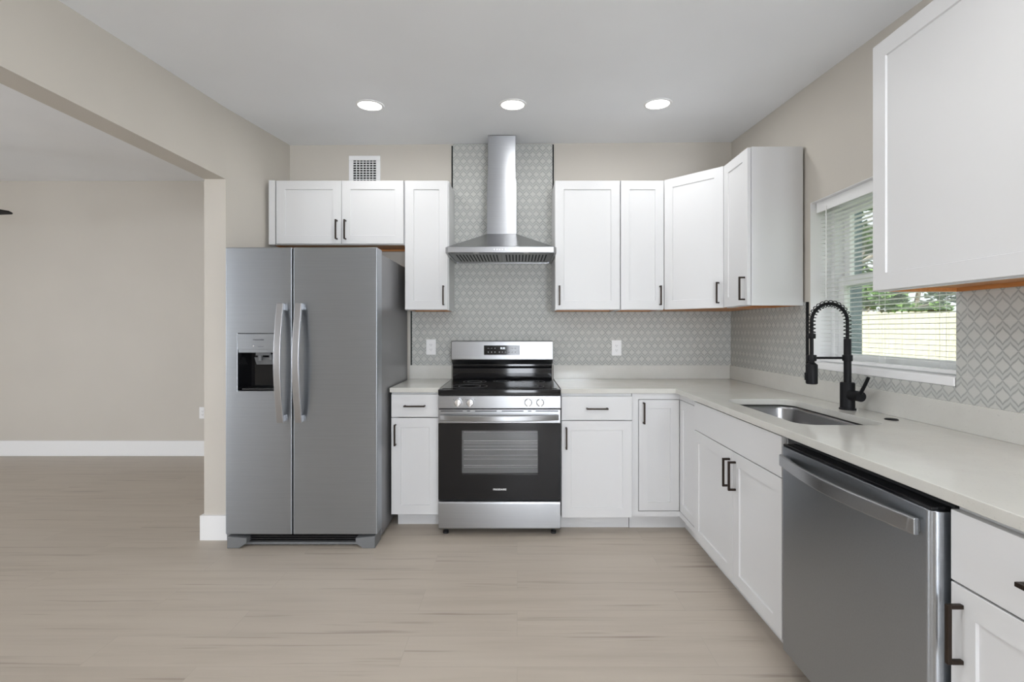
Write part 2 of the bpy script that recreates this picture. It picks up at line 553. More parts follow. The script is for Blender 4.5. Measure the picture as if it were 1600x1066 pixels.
# rear door glazing, and unseen windows added for the fill lamps
def lit_window(name, x0, x1, y0, y1, z0, z1, horizontal_axis, post=True):
    fr = MB()
    t = 0.06
    if horizontal_axis == 'x':
        fr.box(x0, x0 + t, y0, y1, z0, z1).box(x1 - t, x1, y0, y1, z0, z1).box(x0 + t, x1 - t, y0, y1, z0, z0 + t).box(x0 + t, x1 - t, y0, y1, z1 - t, z1)
        xm = (x0 + x1) / 2
        if post: fr.box(xm - 0.03, xm + 0.03, y0, y1, z0 + t, z1 - t)
        pn = MB().box(x0 + t, x1 - t, y0 + 0.01, y0 + 0.02, z0 + t, z1 - t)
    else:
        fr.box(x0, x1, y0, y0 + t, z0, z1).box(x0, x1, y1 - t, y1, z0, z1).box(x0, x1, y0 + t, y1 - t, z0, z0 + t).box(x0, x1, y0 + t, y1 - t, z1 - t, z1)
        ym = (y0 + y1) / 2
        fr.box(x0, x1, ym - 0.03, ym + 0.03, z0 + t, z1 - t)
        pn = MB().box(x0 + 0.01, x0 + 0.02, y0 + t, y1 - t, z0 + t, z1 - t)
    f = struct(fr.build(name, M['trimw']))
    pn.build('pane', M['daypane'], f)
lit_window('door_1', -0.26, 0.42, REAR - 0.11, REAR - 0.05, 0.0, 2.06, 'x', False)
lit_window('added_window_4', 0.77, 1.55, REAR - 0.11, REAR - 0.05, 0.98, 2.06, 'x')  # this window and the two below are added to bring light in
lit_window('added_window_2', -7.3, -5.5, REAR - 0.11, REAR - 0.05, 0.65, 2.05, 'x')
lit_window('added_window_3', LIVX - 0.11, LIVX - 0.05, 0.0, 2.4, 0.65, 2.05, 'y')

# baseboards
struct(MB().box(LIVX, -1.92, LIVY - 0.016, LIVY, 0, 0.155).build('baseboard_living', M['trimw'], bevel=0.003))
bp = MB()
bp.prism([(-1.785, 2.93), (-1.769, 2.914), (-1.934, 2.914), (-1.934, LIVY - 0.016), (-1.918, LIVY - 0.016), (-1.918, 2.93)], 0, 0.15)
bp.prism([(-1.785, 2.93), (-1.7665, YB - 0.4), (-1.752, YB - 0.4), (-1.769, 2.914)], 0, 0.15)
struct(bp.build('baseboard_pillar', M['trimw']))

# ------------------------------------------------------------------ window over the sink
wf = MB()
# white lining of the reveal + outer frame
FX0, FX1 = 1.745, 1.83
def ring(mb, x0, x1, y0, y1, z0, z1, t, tb=None):
    tb = t if tb is None else tb
    mb.box(x0, x1, y0, y0 + t, z0, z1).box(x0, x1, y1 - t, y1, z0, z1)
    mb.box(x0, x1, y0 + t, y1 - t, z0, z0 + tb).box(x0, x1, y0 + t, y1 - t, z1 - t, z1)
ring(wf, FX0, FX1, WY0, WY1, WZ0, WZ1, 0.032, 0.04)
win = struct(wf.build('window_1', M['trimw'], bevel=0.002))
lo = MB(); ring(lo, 1.765, 1.795, WY0 + 0.032, WY1 - 0.032, WZ0 + 0.04, 1.566, 0.045)
sl = lo.build('sash', M['trimw'], win, bevel=0.002)
up = MB(); ring(up, 1.798, 1.826, WY0 + 0.032, WY1 - 0.032, 1.515, WZ1 - 0.032, 0.04)
su = up.build('sash', M['trimw'], win, bevel=0.002)
MB().box(1.779, 1.783, WY0 + 0.07, WY1 - 0.07, WZ0 + 0.08, 1.525).build('pane', M['glass'], sl)
MB().box(1.811, 1.815, WY0 + 0.07, WY1 - 0.07, 1.55, WZ1 - 0.07).build('pane', M['glass'], su)
MB().box(1.782, 1.797, 2.18, 2.25, 1.566, 1.578).build('sash_lock', M['trimw'], sl)
lin = MB()
for y0_, y1_ in ((WY1 - 0.003, WY1), (WY0, WY0 + 0.003)):
    lin.box(XR + 0.001, FX0, y0_, y1_, WZ0 + 0.036, WZ1)
lin.box(XR + 0.001, FX0, WY0 + 0.003, WY1 - 0.003, WZ1 - 0.003, WZ1)
lin.build('reveal_lining', M['trimw'], win)
# sill board
struct(MB().box(XR - 0.012, FX0, WY0 + 0.002, WY1 - 0.002, WZ0, WZ0 + 0.036).build('trim_1', M['trimw'], bevel=0.004))

# mini blind hanging in the reveal
BX = 1.69
bl = thing('window_blind', 'white horizontal mini blind lowered and open in the window above the sink', 'blind', (BX, (WY0 + WY1) / 2, WZ0 + 0.04))
bo = (BX, (WY0 + WY1) / 2, WZ0 + 0.04)
Y0b, Y1b = WY0 + 0.008, WY1 - 0.012
MB().box(BX - 0.022, BX + 0.022, Y0b, Y1b, WZ1 - 0.038, WZ1 - 0.003).build('headrail', M['plastic'], bl, 0.002, off=bo)
MB().box(BX - 0.032, BX - 0.024, Y0b - 0.004, Y1b + 0.002, WZ1 - 0.06, WZ1 - 0.003).build('valance', M['plastic'], bl, 0.002, off=bo)
nsl = 36
zs = [WZ0 + 0.058 + i * (WZ1 - 0.052 - WZ0 - 0.058) / nsl for i in range(nsl)]
slat = None
for z in zs[1:]:
    if slat is None:
        mb = MB()
        w = 0.0125
        vs, fs = [], []
        K = 6
        for yy in (Y0b + 0.004, Y1b - 0.004):
            for sgn in (0, 1):
                for k in range(K + 1):
                    a = -1 + 2 * k / K
                    vs.append((BX + w * a, yy, z + 0.0012 * (1 - a * a) - 0.0010 * a + sgn * 0.0011))
        n1 = K + 1
        for k in range(K):
            fs.append((k, k + 1, 2 * n1 + k + 1, 2 * n1 + k))
            fs.append((n1 + k, n1 + k + 1, 3 * n1 + k + 1, 3 * n1 + k))
        fs += [(0, 2 * n1, 3 * n1, n1), (K, n1 + K, 3 * n1 + K, 2 * n1 + K)]
        for e in (0, 2 * n1):
            for k in range(K):
                fs.append((e + k, e + k + 1, e + n1 + k + 1, e + n1 + k))
        mb.add(vs, fs)
        slat = mb.build('slat', M['plastic'], bl, off=bo)
        zfirst = z
    else:
        c = slat.copy(); C.objects.link(c); c.parent = bl
        c.location = (0, 0, z - zfirst)
MB().box(BX - 0.014, BX + 0.014, Y0b + 0.004, Y1b - 0.004, WZ0 + 0.040, WZ0 + 0.056).build('bottom_rail', M['plastic'], bl, 0.003, off=bo)
for yy in (WY0 + 0.13, (WY0 + WY1) / 2, WY1 - 0.13):
    mb = MB()
    for dx in (-0.0135, 0.0135):
        mb.cyl((BX + dx, yy, WZ0 + 0.05), (BX + dx, yy, WZ1 - 0.03), 0.0008, n=6)
    mb.build('ladder_cord', M['plastic'], bl, off=bo)
MB().cyl((BX - 0.036, WY1 - 0.10, 1.45), (BX - 0.036, WY1 - 0.10, WZ1 - 0.04), 0.003, n=8).build('tilt_wand', M['plastic'], bl, off=bo)

# ------------------------------------------------------------------ outdoors
struct(MB().box(1.86, 30, -12, 34, -0.45, -0.3).build('ground', M['lawn']))
struct(MB().box(1.835, 2.90, 4.02, 6.5, -0.3, 3.1).build('wall_outside', M['teal']))
fy = 10.4
fe = thing('wood_fence', 'pale new pine picket fence across the yard outside the window', 'fence', (8.5, fy, -0.3))
pk = MB()
x = 4.0
while x < 14.5:
    w = 0.138
    zt = 1.68 + random.uniform(-0.012, 0.012)
    yj = fy + random.uniform(-0.004, 0.004)
    pts = [(x, -0.3), (x + w, -0.3), (x + w, zt - 0.035), (x + w - 0.03, zt), (x + 0.03, zt), (x, zt - 0.035)]
    n = 6
    pk.add([(a, yj, b) for a, b in pts] + [(a, yj + 0.016, b) for a, b in pts],
           [tuple(range(6)), tuple(range(11, 5, -1))] + [(i, 6 + i, 6 + (i + 1) % 6, (i + 1) % 6) for i in range(6)])
    x += w + 0.008
pk.build('picket_panel', M['fence'], fe, off=(8.5, fy, -0.3))
rl = MB()
for z in (0.0, 0.7, 1.4):
    rl.box(4.0, 14.5, fy + 0.022, fy + 0.06, z, z + 0.09)
rl.build('rail', M['fence'], fe, off=(8.5, fy, -0.3))

def tree(x, y, h, r, base, n, leafmat, label, seed):
    rg = random.Random(seed)
    t = thing('leafy_tree', label, 'tree', (x, y, -0.3), group=None)
    tk = MB()
    path = [(0, 0, 0)]
    for i in range(1, 7):
        path.append((rg.uniform(-.05, .05) * i, rg.uniform(-.05, .05) * i, h * 0.8 * i / 6))
    tk.tube(path, [0.13 - 0.015 * i for i in range(7)], 9)
    for i in range(9):
        k = rg.randint(2, 5)
        p = Vector(path[k]); a = rg.uniform(0, 2 * PI)
        q = p + Vector((math.cos(a) * r * .8, math.sin(a) * r * .8, rg.uniform(.2, .9)))
        tk.tube([p, (p + q) / 2 + Vector((0, 0, -.08)), q], [.05, .035, .012], 6)
    tk.build('trunk', M['bark'], t, smooth=True)
    fo = MB()
    blobs = []
    for i in range(26):
        a = rg.uniform(0, 2 * PI); rr = r * math.sqrt(rg.random())
        blobs.append((rr * math.cos(a), rr * math.sin(a), rg.uniform(base, h), rg.uniform(.30, .45)))
    for i in range(n):
        bx, by, bz, br = blobs[i % len(blobs)]
        d = Vector((rg.gauss(0, 1), rg.gauss(0, 1), rg.gauss(0, 1))).normalized() * br * rg.random() ** 0.4
        c = Vector((bx, by, bz)) + d
        ax = Vector((rg.gauss(0, 1), rg.gauss(0, 1), rg.gauss(0, .5))).normalized()
        sd = ax.cross(Vector((rg.gauss(0, .6), rg.gauss(0, .6), 1))).normalized()
        L = rg.uniform(.08, .15); w = L * .42
        nn = ax.cross(sd) * (w * 0.35)
        fo.add([c - ax * L, c + sd * w + nn, c + ax * L, c - sd * w + nn], [(0, 1, 2), (0, 2, 3)])
    fo.build('foliage', leafmat, t)
tree(9.3, 13.0, 5.0, 1.15, 0.9, 6500, M['leaf'], 'bright green leafy tree close behind the fence, next to the teal outside wall', 1)
tree(12.7, 13.2, 5.4, 1.15, 0.9, 6500, M['leafd'], 'dark green leafy tree close behind the right end of the fence', 2)
tree(11.0, 16.8, 6.0, 1.2, 1.0, 6500, M['leafl'], 'pale green tree farther back, seen between the two trees by the fence', 3)
tree(14.6, 17.4, 6.0, 1.2, 1.0, 5000, M['leaf'], 'green tree farther back behind the dark green tree', 4)

# ------------------------------------------------------------------ backsplash tiles
TT = 0.011
SPL = 1.016            # top of the quartz upstand
bt = MB()
bt.prism([(-0.797, YB - TT), (1.63 - TT, YB - TT), (1.63 - TT, YB - 0.0006), (-0.797, YB - 0.0006)], SPL, 1.44)
bt.box(-0.487, 0.268, YB - TT, YB - 0.0006, 1.44, ceil_z(-0.4, YB - TT) - 0.002)
ts = tag(bt.build('tile_backsplash', M['tilex']), 'grey patterned tile backsplash on the back wall, rising to the ceiling behind the hood', 'backsplash')
for i, (x0, x1, z0, z1) in enumerate(((-0.4975, -0.487, 1.44, 2.68), (0.268, 0.2785, 1.44, 2.69), (-0.807, -0.797, SPL, 1.44))):
    e = MB().box(x0, x1, YB - TT - 0.001, YB, z0, z1).build('edge_trim', M['black'], ts)
    if i == 0: e['label'] = 'black metal strip finishing the tile edge'
rt = MB()
rt.box(XR - TT, XR, 2.68, YB - TT, SPL, 1.44)
rt.box(XR - TT, XR, WY0 - 0.004, 2.68, SPL, WZ0)
rt.box(XR - TT, XR, 0.62, WY0 - 0.004, SPL, 1.44)
rs = tag(rt.build('tile_backsplash', M['tiley']), 'grey patterned tile backsplash on the window wall behind the faucet', 'backsplash')
e = MB().box(XR - TT - 0.001, XR, 2.671, 2.68, WZ0, 1.44).build('edge_trim', M['black'], rs)
e['label'] = 'black metal strip finishing the tile edge'

# ------------------------------------------------------------------ countertops
CT, CB = 0.914, 0.884
def rounded_rect(x0, x1, y0, y1, r, n=8):
    pts = []
    for cx, cy, a0 in ((x1 - r, y1 - r, 0), (x0 + r, y1 - r, 90), (x0 + r, y0 + r, 180), (x1 - r, y0 + r, 270)):
        for k in range(n + 1):
            a = R(a0 + 90 * k / n)
            pts.append((cx + r * math.cos(a), cy + r * math.sin(a)))
    return pts
def slab_with_hole(outer, hole, z0, z1):
    bm = bmesh.new()
    def loop(pts, z):
        vs = [bm.verts.new((x, y, z)) for x, y in pts]
        es = [bm.edges.new((vs[i], vs[(i + 1) % len(vs)])) for i in range(len(vs))]
        return vs, es
    rows = []
    for z in (z0, z1):
        ov, oe = loop(outer, z); hv, he = loop(hole, z)
        bmesh.ops.triangle_fill(bm, use_beauty=True, use_dissolve=False, edges=oe + he)
        rows.append((ov, hv))
    for k in (0, 1):
        a, b = rows[0][k], rows[1][k]
        n = len(a)
        for i in range(n):
            bm.faces.new((a[i], a[(i + 1) % n], b[(i + 1) % n], b[i]))
    bmesh.ops.recalc_face_normals(bm, faces=bm.faces)
    mb = MB()
    bm.verts.index_update()
    mb.add([v.co[:] for v in bm.verts], [tuple(v.index for v in f.verts) for f in bm.faces])
    bm.free()
    return mb
SX0, SX1, SY0, SY1 = 1.10, 1.452, 1.855, 2.55
hole = rounded_rect(SX0, SX1, SY0, SY1, 0.075)
outer = [(0.2745, 3.0), (0.996, 3.0), (0.996, 0.62), (XR, 0.62), (XR, YB), (0.2745, YB)]
ct = slab_with_hole(outer, hole, CB, CT).build('countertop', M['quartz'], bevel=0.002)
tag(ct, 'long L-shaped pale quartz countertop from the range around the corner past the sink', 'countertop')
up_ = MB()
up_.prism([(0.2745, YB - 0.02), (XR - 0.02, YB - 0.02), (XR - 0.02, YB), (0.2745, YB)], CT, SPL)
up_.build('upstand', M['quartz'], ct, 0.0015)
MB().box(XR - 0.02, XR, 0.62, YB - 0.02, CT, SPL).build('upstand', M['quartz'], ct, 0.0015)
cl = tag(MB().box(-0.814, -0.4945, 3.05, YB, CB, CT).build('countertop', M['quartz'], bevel=0.002),
         'short pale quartz countertop between the refrigerator and the range', 'countertop')
MB().box(-0.814, -0.4945, YB - 0.02, YB, CT, SPL).build('upstand', M['quartz'], cl, 0.0015)

# ------------------------------------------------------------------ cabinets
def door_mesh(w, h, t=0.02, rail=0.06, shaker=True, y=0.0, x0=0.0, z0=0.0):
    """front at y, facing -y"""
    mb = MB()
    if not shaker:
        return mb.box(x0, x0 + w, y, y + t, z0, z0 + h)
    r2, rec = rail + 0.002, 0.0065
    def rect(i, yy):
        return [(x0 + i, yy, z0 + i), (x0 + w - i, yy, z0 + i), (x0 + w - i, yy, z0 + h - i), (x0 + i, yy, z0 + h - i)]
    e = 0.0015
    vs = rect(0, y + t) + rect(0, y + e) + rect(e, y) + rect(rail, y) + rect(r2, y + rec)
    fs = [(0, 1, 2, 3)]
    for k in range(4):
        for i in range(4):
            a, b = k * 4, (k + 1) * 4
            fs.append((a + i, a + (i + 1) % 4, b + (i + 1) % 4, b + i))
    fs.append((16, 17, 18, 19))
    return mb.add(vs, fs)
def pull(parent, cx, cz, y, length=0.135, vertical=True):
    mb = MB()
    b, out = 0.0095, 0.036
    if vertical:
        mb.box(cx - b / 2, cx + b / 2, y - out, y - out + b, cz - length / 2, cz + length / 2)
        for s in (-1, 1):
            z = cz + s * (length / 2 - b / 2)
            mb.box(cx - b / 2, cx + b / 2, y - out + b, y, z - b / 2, z + b / 2)
    else:
        mb.box(cx - length / 2, cx + length / 2, y - out, y - out + b, cz - b / 2, cz + b / 2)
        for s in (-1, 1):
            x = cx + s * (length / 2 - b / 2)
            mb.box(x - b / 2, x + b / 2, y - out + b, y, cz - b / 2, cz + b / 2)
    o = mb.build('handle', M['pull'], parent, 0.0012)
    return o
G = 0.0015
def add_door(t, x0, x1, z0, z1, side=None, top=True, rail=0.06, name='door'):
    d = door_mesh(x1 - x0 - 2 * G, z1 - z0 - 2 * G, rail=rail, x0=x0 + G, z0=z0 + G).build(name, M['cab'], t)
    if side:
        hx = x0 + 0.03 if side == 'l' else x1 - 0.03
        hz = z1 - 0.03 - 0.0675 - 0.01 if top else z0 + 0.03 + 0.0675
        pull(d, hx, hz, 0.0)
    return d
def add_drawer(t, x0, x1, z0, z1, handle=True):
    d = door_mesh(x1 - x0 - 2 * G, z1 - z0 - 2 * G, shaker=False, x0=x0 + G, z0=z0 + G).build('drawer_front', M['cab'], t, 0.0015)
    if handle:
        pull(d, (x0 + x1) / 2, (z0 + z1) / 2, 0.0, vertical=False)
    return d
def carcass(t, w, d, z0, z1, upper, open_top=False, left=0.0):
    """local: x 0..w, front plane of the box y = .022"""
    p = 0.016
    f = 0.022
    mb = MB()
    mb.box(left, left + p, f, d, z0, z1).box(w - p, w, f, d, z0, z1)
    mb.box(left + p, w - p, d - 0.008, d, z0 + (0.012 if upper else 0), z1)
    if not open_top:
        mb.box(left + p, w - p, f, d - 0.008, z1 - p, z1)
    zb = z0 + 0.014 if upper else z0
    if not upper:
        mb.box(left + p, w - p, f + 0.018, d - 0.008, zb, zb + p)
    # face frame
    zs1 = z1 - (0 if open_top else p)
    mb.box(left + p, left + 0.038, f, f + 0.018, z0 + 0.03, zs1).box(w - 0.038, w - p, f, f + 0.018, z0 + 0.03, zs1)
    mb.box(left + 0.038, w - 0.038, f, f + 0.018, z1 - 0.038, zs1).box(left + p, w - p, f, f + 0.018, z0, z0 + 0.03)
    o = mb.build('carcass', M['cab'], t)
    if upper:
        ob = MB()
        ob.box(left + p, w - p, f + 0.018, d - 0.008, z0 + 0.014, z0 + 0.026)
        ob.box(left + p, left + p + 0.003, f + 0.018, d - 0.02, z0 + 0.0005, z0 + 0.014)
        ob.box(w - p - 0.003, w - p, f + 0.018, d - 0.02, z0 + 0.0005, z0 + 0.014)
        ob.box(left + p, w - p, d - 0.02, d - 0.001, z0 + 0.0005, z0 + 0.014)
        q = ob.build('bottom_panel', M['orange'], t)
        q['label'] = 'unpainted orange brown wood underside'
    return o
TOE = 0.10
def toe(t, x0, x1, d=0.10):
    MB().box(x0, x1, d, d + 0.016, 0.0, TOE - 0.001).build('toe_kick', M['cab'], t)
RZ = -PI / 2      # rotation of units on the right wall

# base units, back wall
t = thing('base_cabinet', 'narrow white base cabinet with one drawer and door, between refrigerator and range', 'cabinet', (-0.807, 3.06, 0), group='base cabinets')
w = 0.307
carcass(t, w, 0.56, TOE, CB - 0.001, False)
add_drawer(t, 0, w, 0.724, 0.872); add_door(t, 0, w, TOE, 0.721, 'l'); toe(t, 0.02, w)
t = thing('base_cabinet', 'white base cabinet with one drawer and door, right of the range', 'cabinet', (0.2785, 3.008, 0), group='base cabinets')
w = 0.446
carcass(t, w, 0.612, TOE, CB - 0.001, False)
add_drawer(t, 0, w, 0.714, 0.866); add_door(t, 0, w, TOE, 0.712, 'l'); toe(t, 0.0, w)
# corner unit with the folding door
t = thing('corner_cabinet', 'white corner base cabinet with a folding two-panel door in the inside corner', 'cabinet', (0.728, 3.03, 0), group='base cabinets')
o3 = (0.728, 3.03, 0)
cc = MB().prism([(0.728, 3.056), (1.056, 3.056), (1.056, 2.724), (1.615, 2.724), (1.615, 3.62), (0.728, 3.62)], TOE, CB - 0.001)
cc.build('carcass', M['cab'], t, off=o3)
ff = MB()
ff.box(0.728, 0.768, 3.03, 3.056, TOE, CB - 0.001)
ff.box(0.768, 1.03, 3.03, 3.056, TOE, 0.133).box(0.768, 1.03, 3.03, 3.056, 0.844, CB - 0.001)
ff.box(1.03, 1.056, 2.724, 3.056, TOE, 0.133).box(1.03, 1.056, 2.724, 3.056, 0.844, CB - 0.001)
ff.box(1.03, 1.056, 2.724, 2.742, 0.133, 0.844)
ff.build('face_frame', M['cab'], t, off=o3)
da = door_mesh(1.0285 - 0.772, 0.704, x0=0.772 - 0.728, z0=0.1365, rail=0.055).build('door', M['cab'], t)
pull(da, 0.772 - 0.728 + 0.028, 0.758, 0.0)
db = door_mesh(3.0285 - 2.746, 0.704, rail=0.055)
db.v = [(1.0305 - 0.728 + y, 3.0285 - x - 3.03, z + 0.1365) for x, y, z in db.v]
db.build('door', M['cab'], t)
MB().prism([(0.728, 3.105), (1.09, 3.105), (1.09, 2.724), (1.106, 2.724), (1.106, 3.121), (0.728, 3.121)], 0, TOE - 0.001).build('toe_kick', M['cab'], t, off=o3)
# sink unit
t = thing('sink_cabinet', 'wide white sink base cabinet with two doors under a plain panel', 'cabinet', (1.008, 2.722, 0), RZ, 'base cabinets')
w = 0.90
carcass(t, w, 0.612, TOE, CB - 0.001, False, open_top=True)
fp = door_mesh(w - 2 * G, 0.158, shaker=False, x0=G, z0=0.7185).build('false_front', M['cab'], t, 0.0015)
mid = 2.722 - 2.236
add_door(t, 0, mid, TOE, 0.716, 'r'); add_door(t, mid, w, TOE, 0.716, 'l'); toe(t, 0, w, 0.08)
# last base unit on the right
t = thing('base_cabinet', 'nearest white base cabinet with drawer and door, in front of the dishwasher', 'cabinet', (1.008, 1.113, 0), RZ, 'base cabinets')
w = 0.49
carcass(t, w, 0.612, TOE, CB - 0.001, False)
add_drawer(t, 0, w, 0.703, 0.868); add_door(t, 0, w, TOE, 0.7005, 'l'); toe(t, 0, w, 0.08)

# wall units
U0, U1 = 1.4216, 2.321
WFY, WD = 3.31, 0.312
def wall_unit(label, x0, x1, z0=U0, z1=U1, side='l', door_x0=None):
    t = thing('wall_cabinet', label, 'cabinet', (x0, WFY, z0), group='wall cabinets')
    w = x1 - x0
    carcass(t, w, WD, 0, z1 - z0, True)
    return t, w, z1 - z0
t, w, h = wall_unit('white two-door wall cabinet mounted above the refrigerator', -1.722, -0.782, 1.876)
MB().box(0, 0.045, 0.004, 0.0215, 0.0, h).build('filler_strip', M['cab'], t)
dm = 1.722 - 1.216
add_door(t, 0.052, dm, 0.002, h - 0.002, 'r', top=False); add_door(t, dm, w - 0.004, 0.002, h - 0.002, 'l', top=False)
t, w, h = wall_unit('narrow white wall cabinet between the refrigerator cabinet and the hood', -0.778, -0.474)
add_door(t, 0, w - 0.004, 0.002, h - 0.002, 'r', top=False)
t, w, h = wall_unit('wider white wall cabinet directly right of the range hood', 0.262, 0.712)
add_door(t, 0.0, w, 0.002, h - 0.002, 'l', top=False)
t, w, h = wall_unit('narrow white wall cabinet between the hood-side cabinet and the angled corner one', 0.714, 1.018)
add_door(t, 0.003, w, 0.002, h - 0.002, 'r', top=False)
# diagonal corner wall unit
A = Vector((1.022, 3.333)); B = Vector((1.327, 3.027))
t = thing('wall_cabinet', 'angled white corner wall cabinet with one diagonal door', 'cabinet', (A.x, A.y, U0), group='wall cabinets')
od = (A.x, A.y, U0)
pts = [(1.022, 3.333), (1.327, 3.027), (1.617, 3.027), (1.617, 3.62), (1.022, 3.62)]
MB().prism(pts, U0 + 0.012, U1).build('carcass', M['cab'], t, off=od)
q = MB().prism([(1.03, 3.345), (1.335, 3.04), (1.605, 3.04), (1.605, 3.61), (1.03, 3.61)], U0 + 0.002, U0 + 0.012).build('bottom_panel', M['orange'], t, off=od)
q['label'] = 'unpainted orange brown wood underside'
L = (B - A).length
dd = door_mesh(L - 0.028, h - 0.004, x0=0.016, z0=0.002, y=-0.022)
c_, s_ = math.cos(-PI / 4), math.sin(-PI / 4)
rot = lambda x, y, z: (x * c_ - y * s_, x * s_ + y * c_, z)
dd.v = [rot(*p) for p in dd.v]
do = dd.build('door', M['cab'], t)
hd = pull(do, L - 0.012 - 0.03, 0.0975, -0.022)
hd.data.transform(Matrix.Rotation(-PI / 4, 4, 'Z'))
# right wall units
def side_unit(label, y0, w, door_side):
    t = thing('wall_cabinet', label, 'cabinet', (1.305, y0, U0), RZ, 'wall cabinets')
    carcass(t, w, 0.313, 0, U1 - U0, True)
    add_door(t, 0, w - 0.004, 0.002, U1 - U0 - 0.002, door_side, top=False)
side_unit('white wall cabinet with exposed side panel, on the window wall beside the window', 3.022, 0.316, 'r')
side_unit('big white wall cabinet at upper right, nearest to the camera, with no visible handle', 1.757, 0.61, None)

# ------------------------------------------------------------------ sink and faucet
t = thing('sink', 'stainless steel undermount sink set into the countertop below the window', 'sink', ((SX0 + SX1) / 2, (SY0 + SY1) / 2, CB - 0.21))
os_ = ((SX0 + SX1) / 2, (SY0 + SY1) / 2, CB - 0.21)
mb = MB()
rings = []
def rr(i, z, r):
    return [(x, y, z) for x, y in rounded_rect(SX0 - 0.006 + i, SX1 + 0.006 - i, SY0 - 0.006 + i, SY1 + 0.006 - i, r)]
loops = [rr(-0.02, CB - 0.0015, 0.09), rr(0, CB - 0.0015, 0.08), rr(0.004, CB - 0.02, 0.078), rr(0.012, CB - 0.17, 0.07), rr(0.03, CB - 0.20, 0.06), rr(0.06, CB - 0.205, 0.05), rr(0.15, CB - 0.208, 0.02)]
n = len(loops[0])
vs = [p for l in loops for p in l]
fs = []
for k in range(len(loops) - 1):
    for i in range(n):
        fs.append((k * n + i, k * n + (i + 1) % n, (k + 1) * n + (i + 1) % n, (k + 1) * n + i))
fs.append(tuple(range((len(loops) - 1) * n, len(loops) * n)))
mb.add(vs, fs)
b = mb.build('basin', M['sinksteel'], t, smooth=True, off=os_)
so = b.modifiers.new('sheet', 'SOLIDIFY'); so.thickness = 0.0012; so.offset = -1
xc, yc = (SX0 + SX1) / 2 + 0.06, (SY0 + SY1) / 2
MB().lathe([(0.0, 0.004), (0.028, 0.004), (0.045, 0.008), (0.055, 0.006), (0.055, 0.0)], (xc, yc, CB - 0.2085), n=28).build('drain', M['chrome'], t, smooth=True, off=os_)

fx, fyy = 1.532, 2.217
of = (fx, fyy, CT)
t = thing('kitchen_faucet', 'matte black spring-neck kitchen faucet standing behind the sink', 'faucet', of)
MB().lathe([(0.0, 0), (0.034, 0), (0.034, 0.006), (0.030, 0.008), (0.030, 0.122), (0.027, 0.126), (0.0, 0.126)], of, n=32).build('base', M['black'], t, smooth=True, off=of)
col = MB()
col.lathe([(0.0, 0.12), (0.0155, 0.12), (0.0155, 0.325), (0.014, 0.328), (0.0, 0.328)], of, n=24)
col.build('column', M['black'], t, smooth=True, off=of)
RA = 0.083
zc = 1.322
xs = fx - 2 * RA
arch = [(fx, fyy, CT + 0.32)] + [(fx, fyy, CT + 0.33 + (zc - CT - 0.33) * k / 4) for k in range(5)]
arch += [(fx - RA + RA * math.cos(a), fyy, zc + RA * math.sin(a)) for a in [PI * k / 24 for k in range(1, 25)]]
arch += [(xs, fyy, zc - 0.03), (xs, fyy, 1.262)]
MB().tube(arch, 0.0075, 10).build('hose', M['black'], t, smooth=True, off=of)
# coil spring round the hose
def resample(p, n):
    p = [Vector(q) for q in p]
    d = [0]
    for i in range(len(p) - 1):
        d.append(d[-1] + (p[i + 1] - p[i]).length)
    out = []
    j = 0
    for k in range(n):
        s = d[-1] * k / (n - 1)
        while j < len(d) - 2 and d[j + 1] < s: j += 1
        u = (s - d[j]) / max(d[j + 1] - d[j], 1e-9)
        out.append((p[j].lerp(p[j + 1], u), (p[j + 1] - p[j]).normalized()))
    return out
turns, per = 23, 14
coil = []
for k, (p, tt) in enumerate(resample(arch[1:], turns * per)):
    yv = Vector((0, 1, 0)); nv = tt.cross(yv).normalized()
    a = 2 * PI * k / per
    coil.append(p + (yv * math.cos(a) + nv * math.sin(a)) * 0.0148)
MB().tube(coil, 0.0021, 6).build('spring', M['black'], t, smooth=True, off=of)
sp = MB()
sp.lathe([(0, 0), (0.015, 0), (0.0165, 0.003), (0.0165, 0.02), (0.015, 0.023), (0, 0.023)], (xs, fyy, 1.243), n=24)
sp.cyl((xs, fyy, 1.16), (xs, fyy, 1.245), 0.008, n=16)
sp.build('stem', M['black'], t, smooth=True, off=of)
sh = MB()
sh.lathe([(0, 0), (0.021, 0), (0.0245, 0.004), (0.0245, 0.088), (0.021, 0.094), (0.012, 0.10), (0.012, 0.112), (0, 0.112)], (xs, fyy, 1.032), n=28)
sh.box(xs - 0.030, xs - 0.022, fyy - 0.006, fyy + 0.006, 1.05, 1.085)
sh.build('spray_head', M['black'], t, smooth=True, off=of)
ar = MB()
ar.cyl((xs + 0.012, fyy, 1.153), (fx - 0.012, fyy, 1.153), 0.0055, n=14)
ar.lathe([(0.0085, -0.014), (0.019, -0.014), (0.020, -0.010), (0.020, 0.010), (0.019, 0.014), (0.0085, 0.014)], (xs, fyy, 1.153), n=24)
ar.lathe([(0.0156, -0.014), (0.020, -0.014), (0.021, -0.010), (0.021, 0.010), (0.020, 0.014), (0.0156, 0.014)], (fx, fyy, 1.153), n=24)
ar.build('docking_arm', M['black'], t, smooth=True, off=of)
lv_ = MB()
lv_.cyl((fx, fyy - 0.025, 0.985), (fx, fyy - 0.088, 0.985), 0.023, n=28)
lv_.tube([(fx, fyy - 0.078, 0.99), (fx + 0.004, fyy - 0.10, 1.03), (fx + 0.008, fyy - 0.122, 1.075)], [0.008, 0.0075, 0.007], 12)
lv_.build('lever', M['black'], t, smooth=True, off=of)

tag(MB().lathe([(0, 0), (0.024, 0), (0.024, 0.002), (0.020, 0.0045), (0.0, 0.005)], (1.538, 1.964, CT), n=32).build('hole_cover', M['black'], smooth=True),
    'small round black hole cover lying on the countertop near the faucet', 'cover')

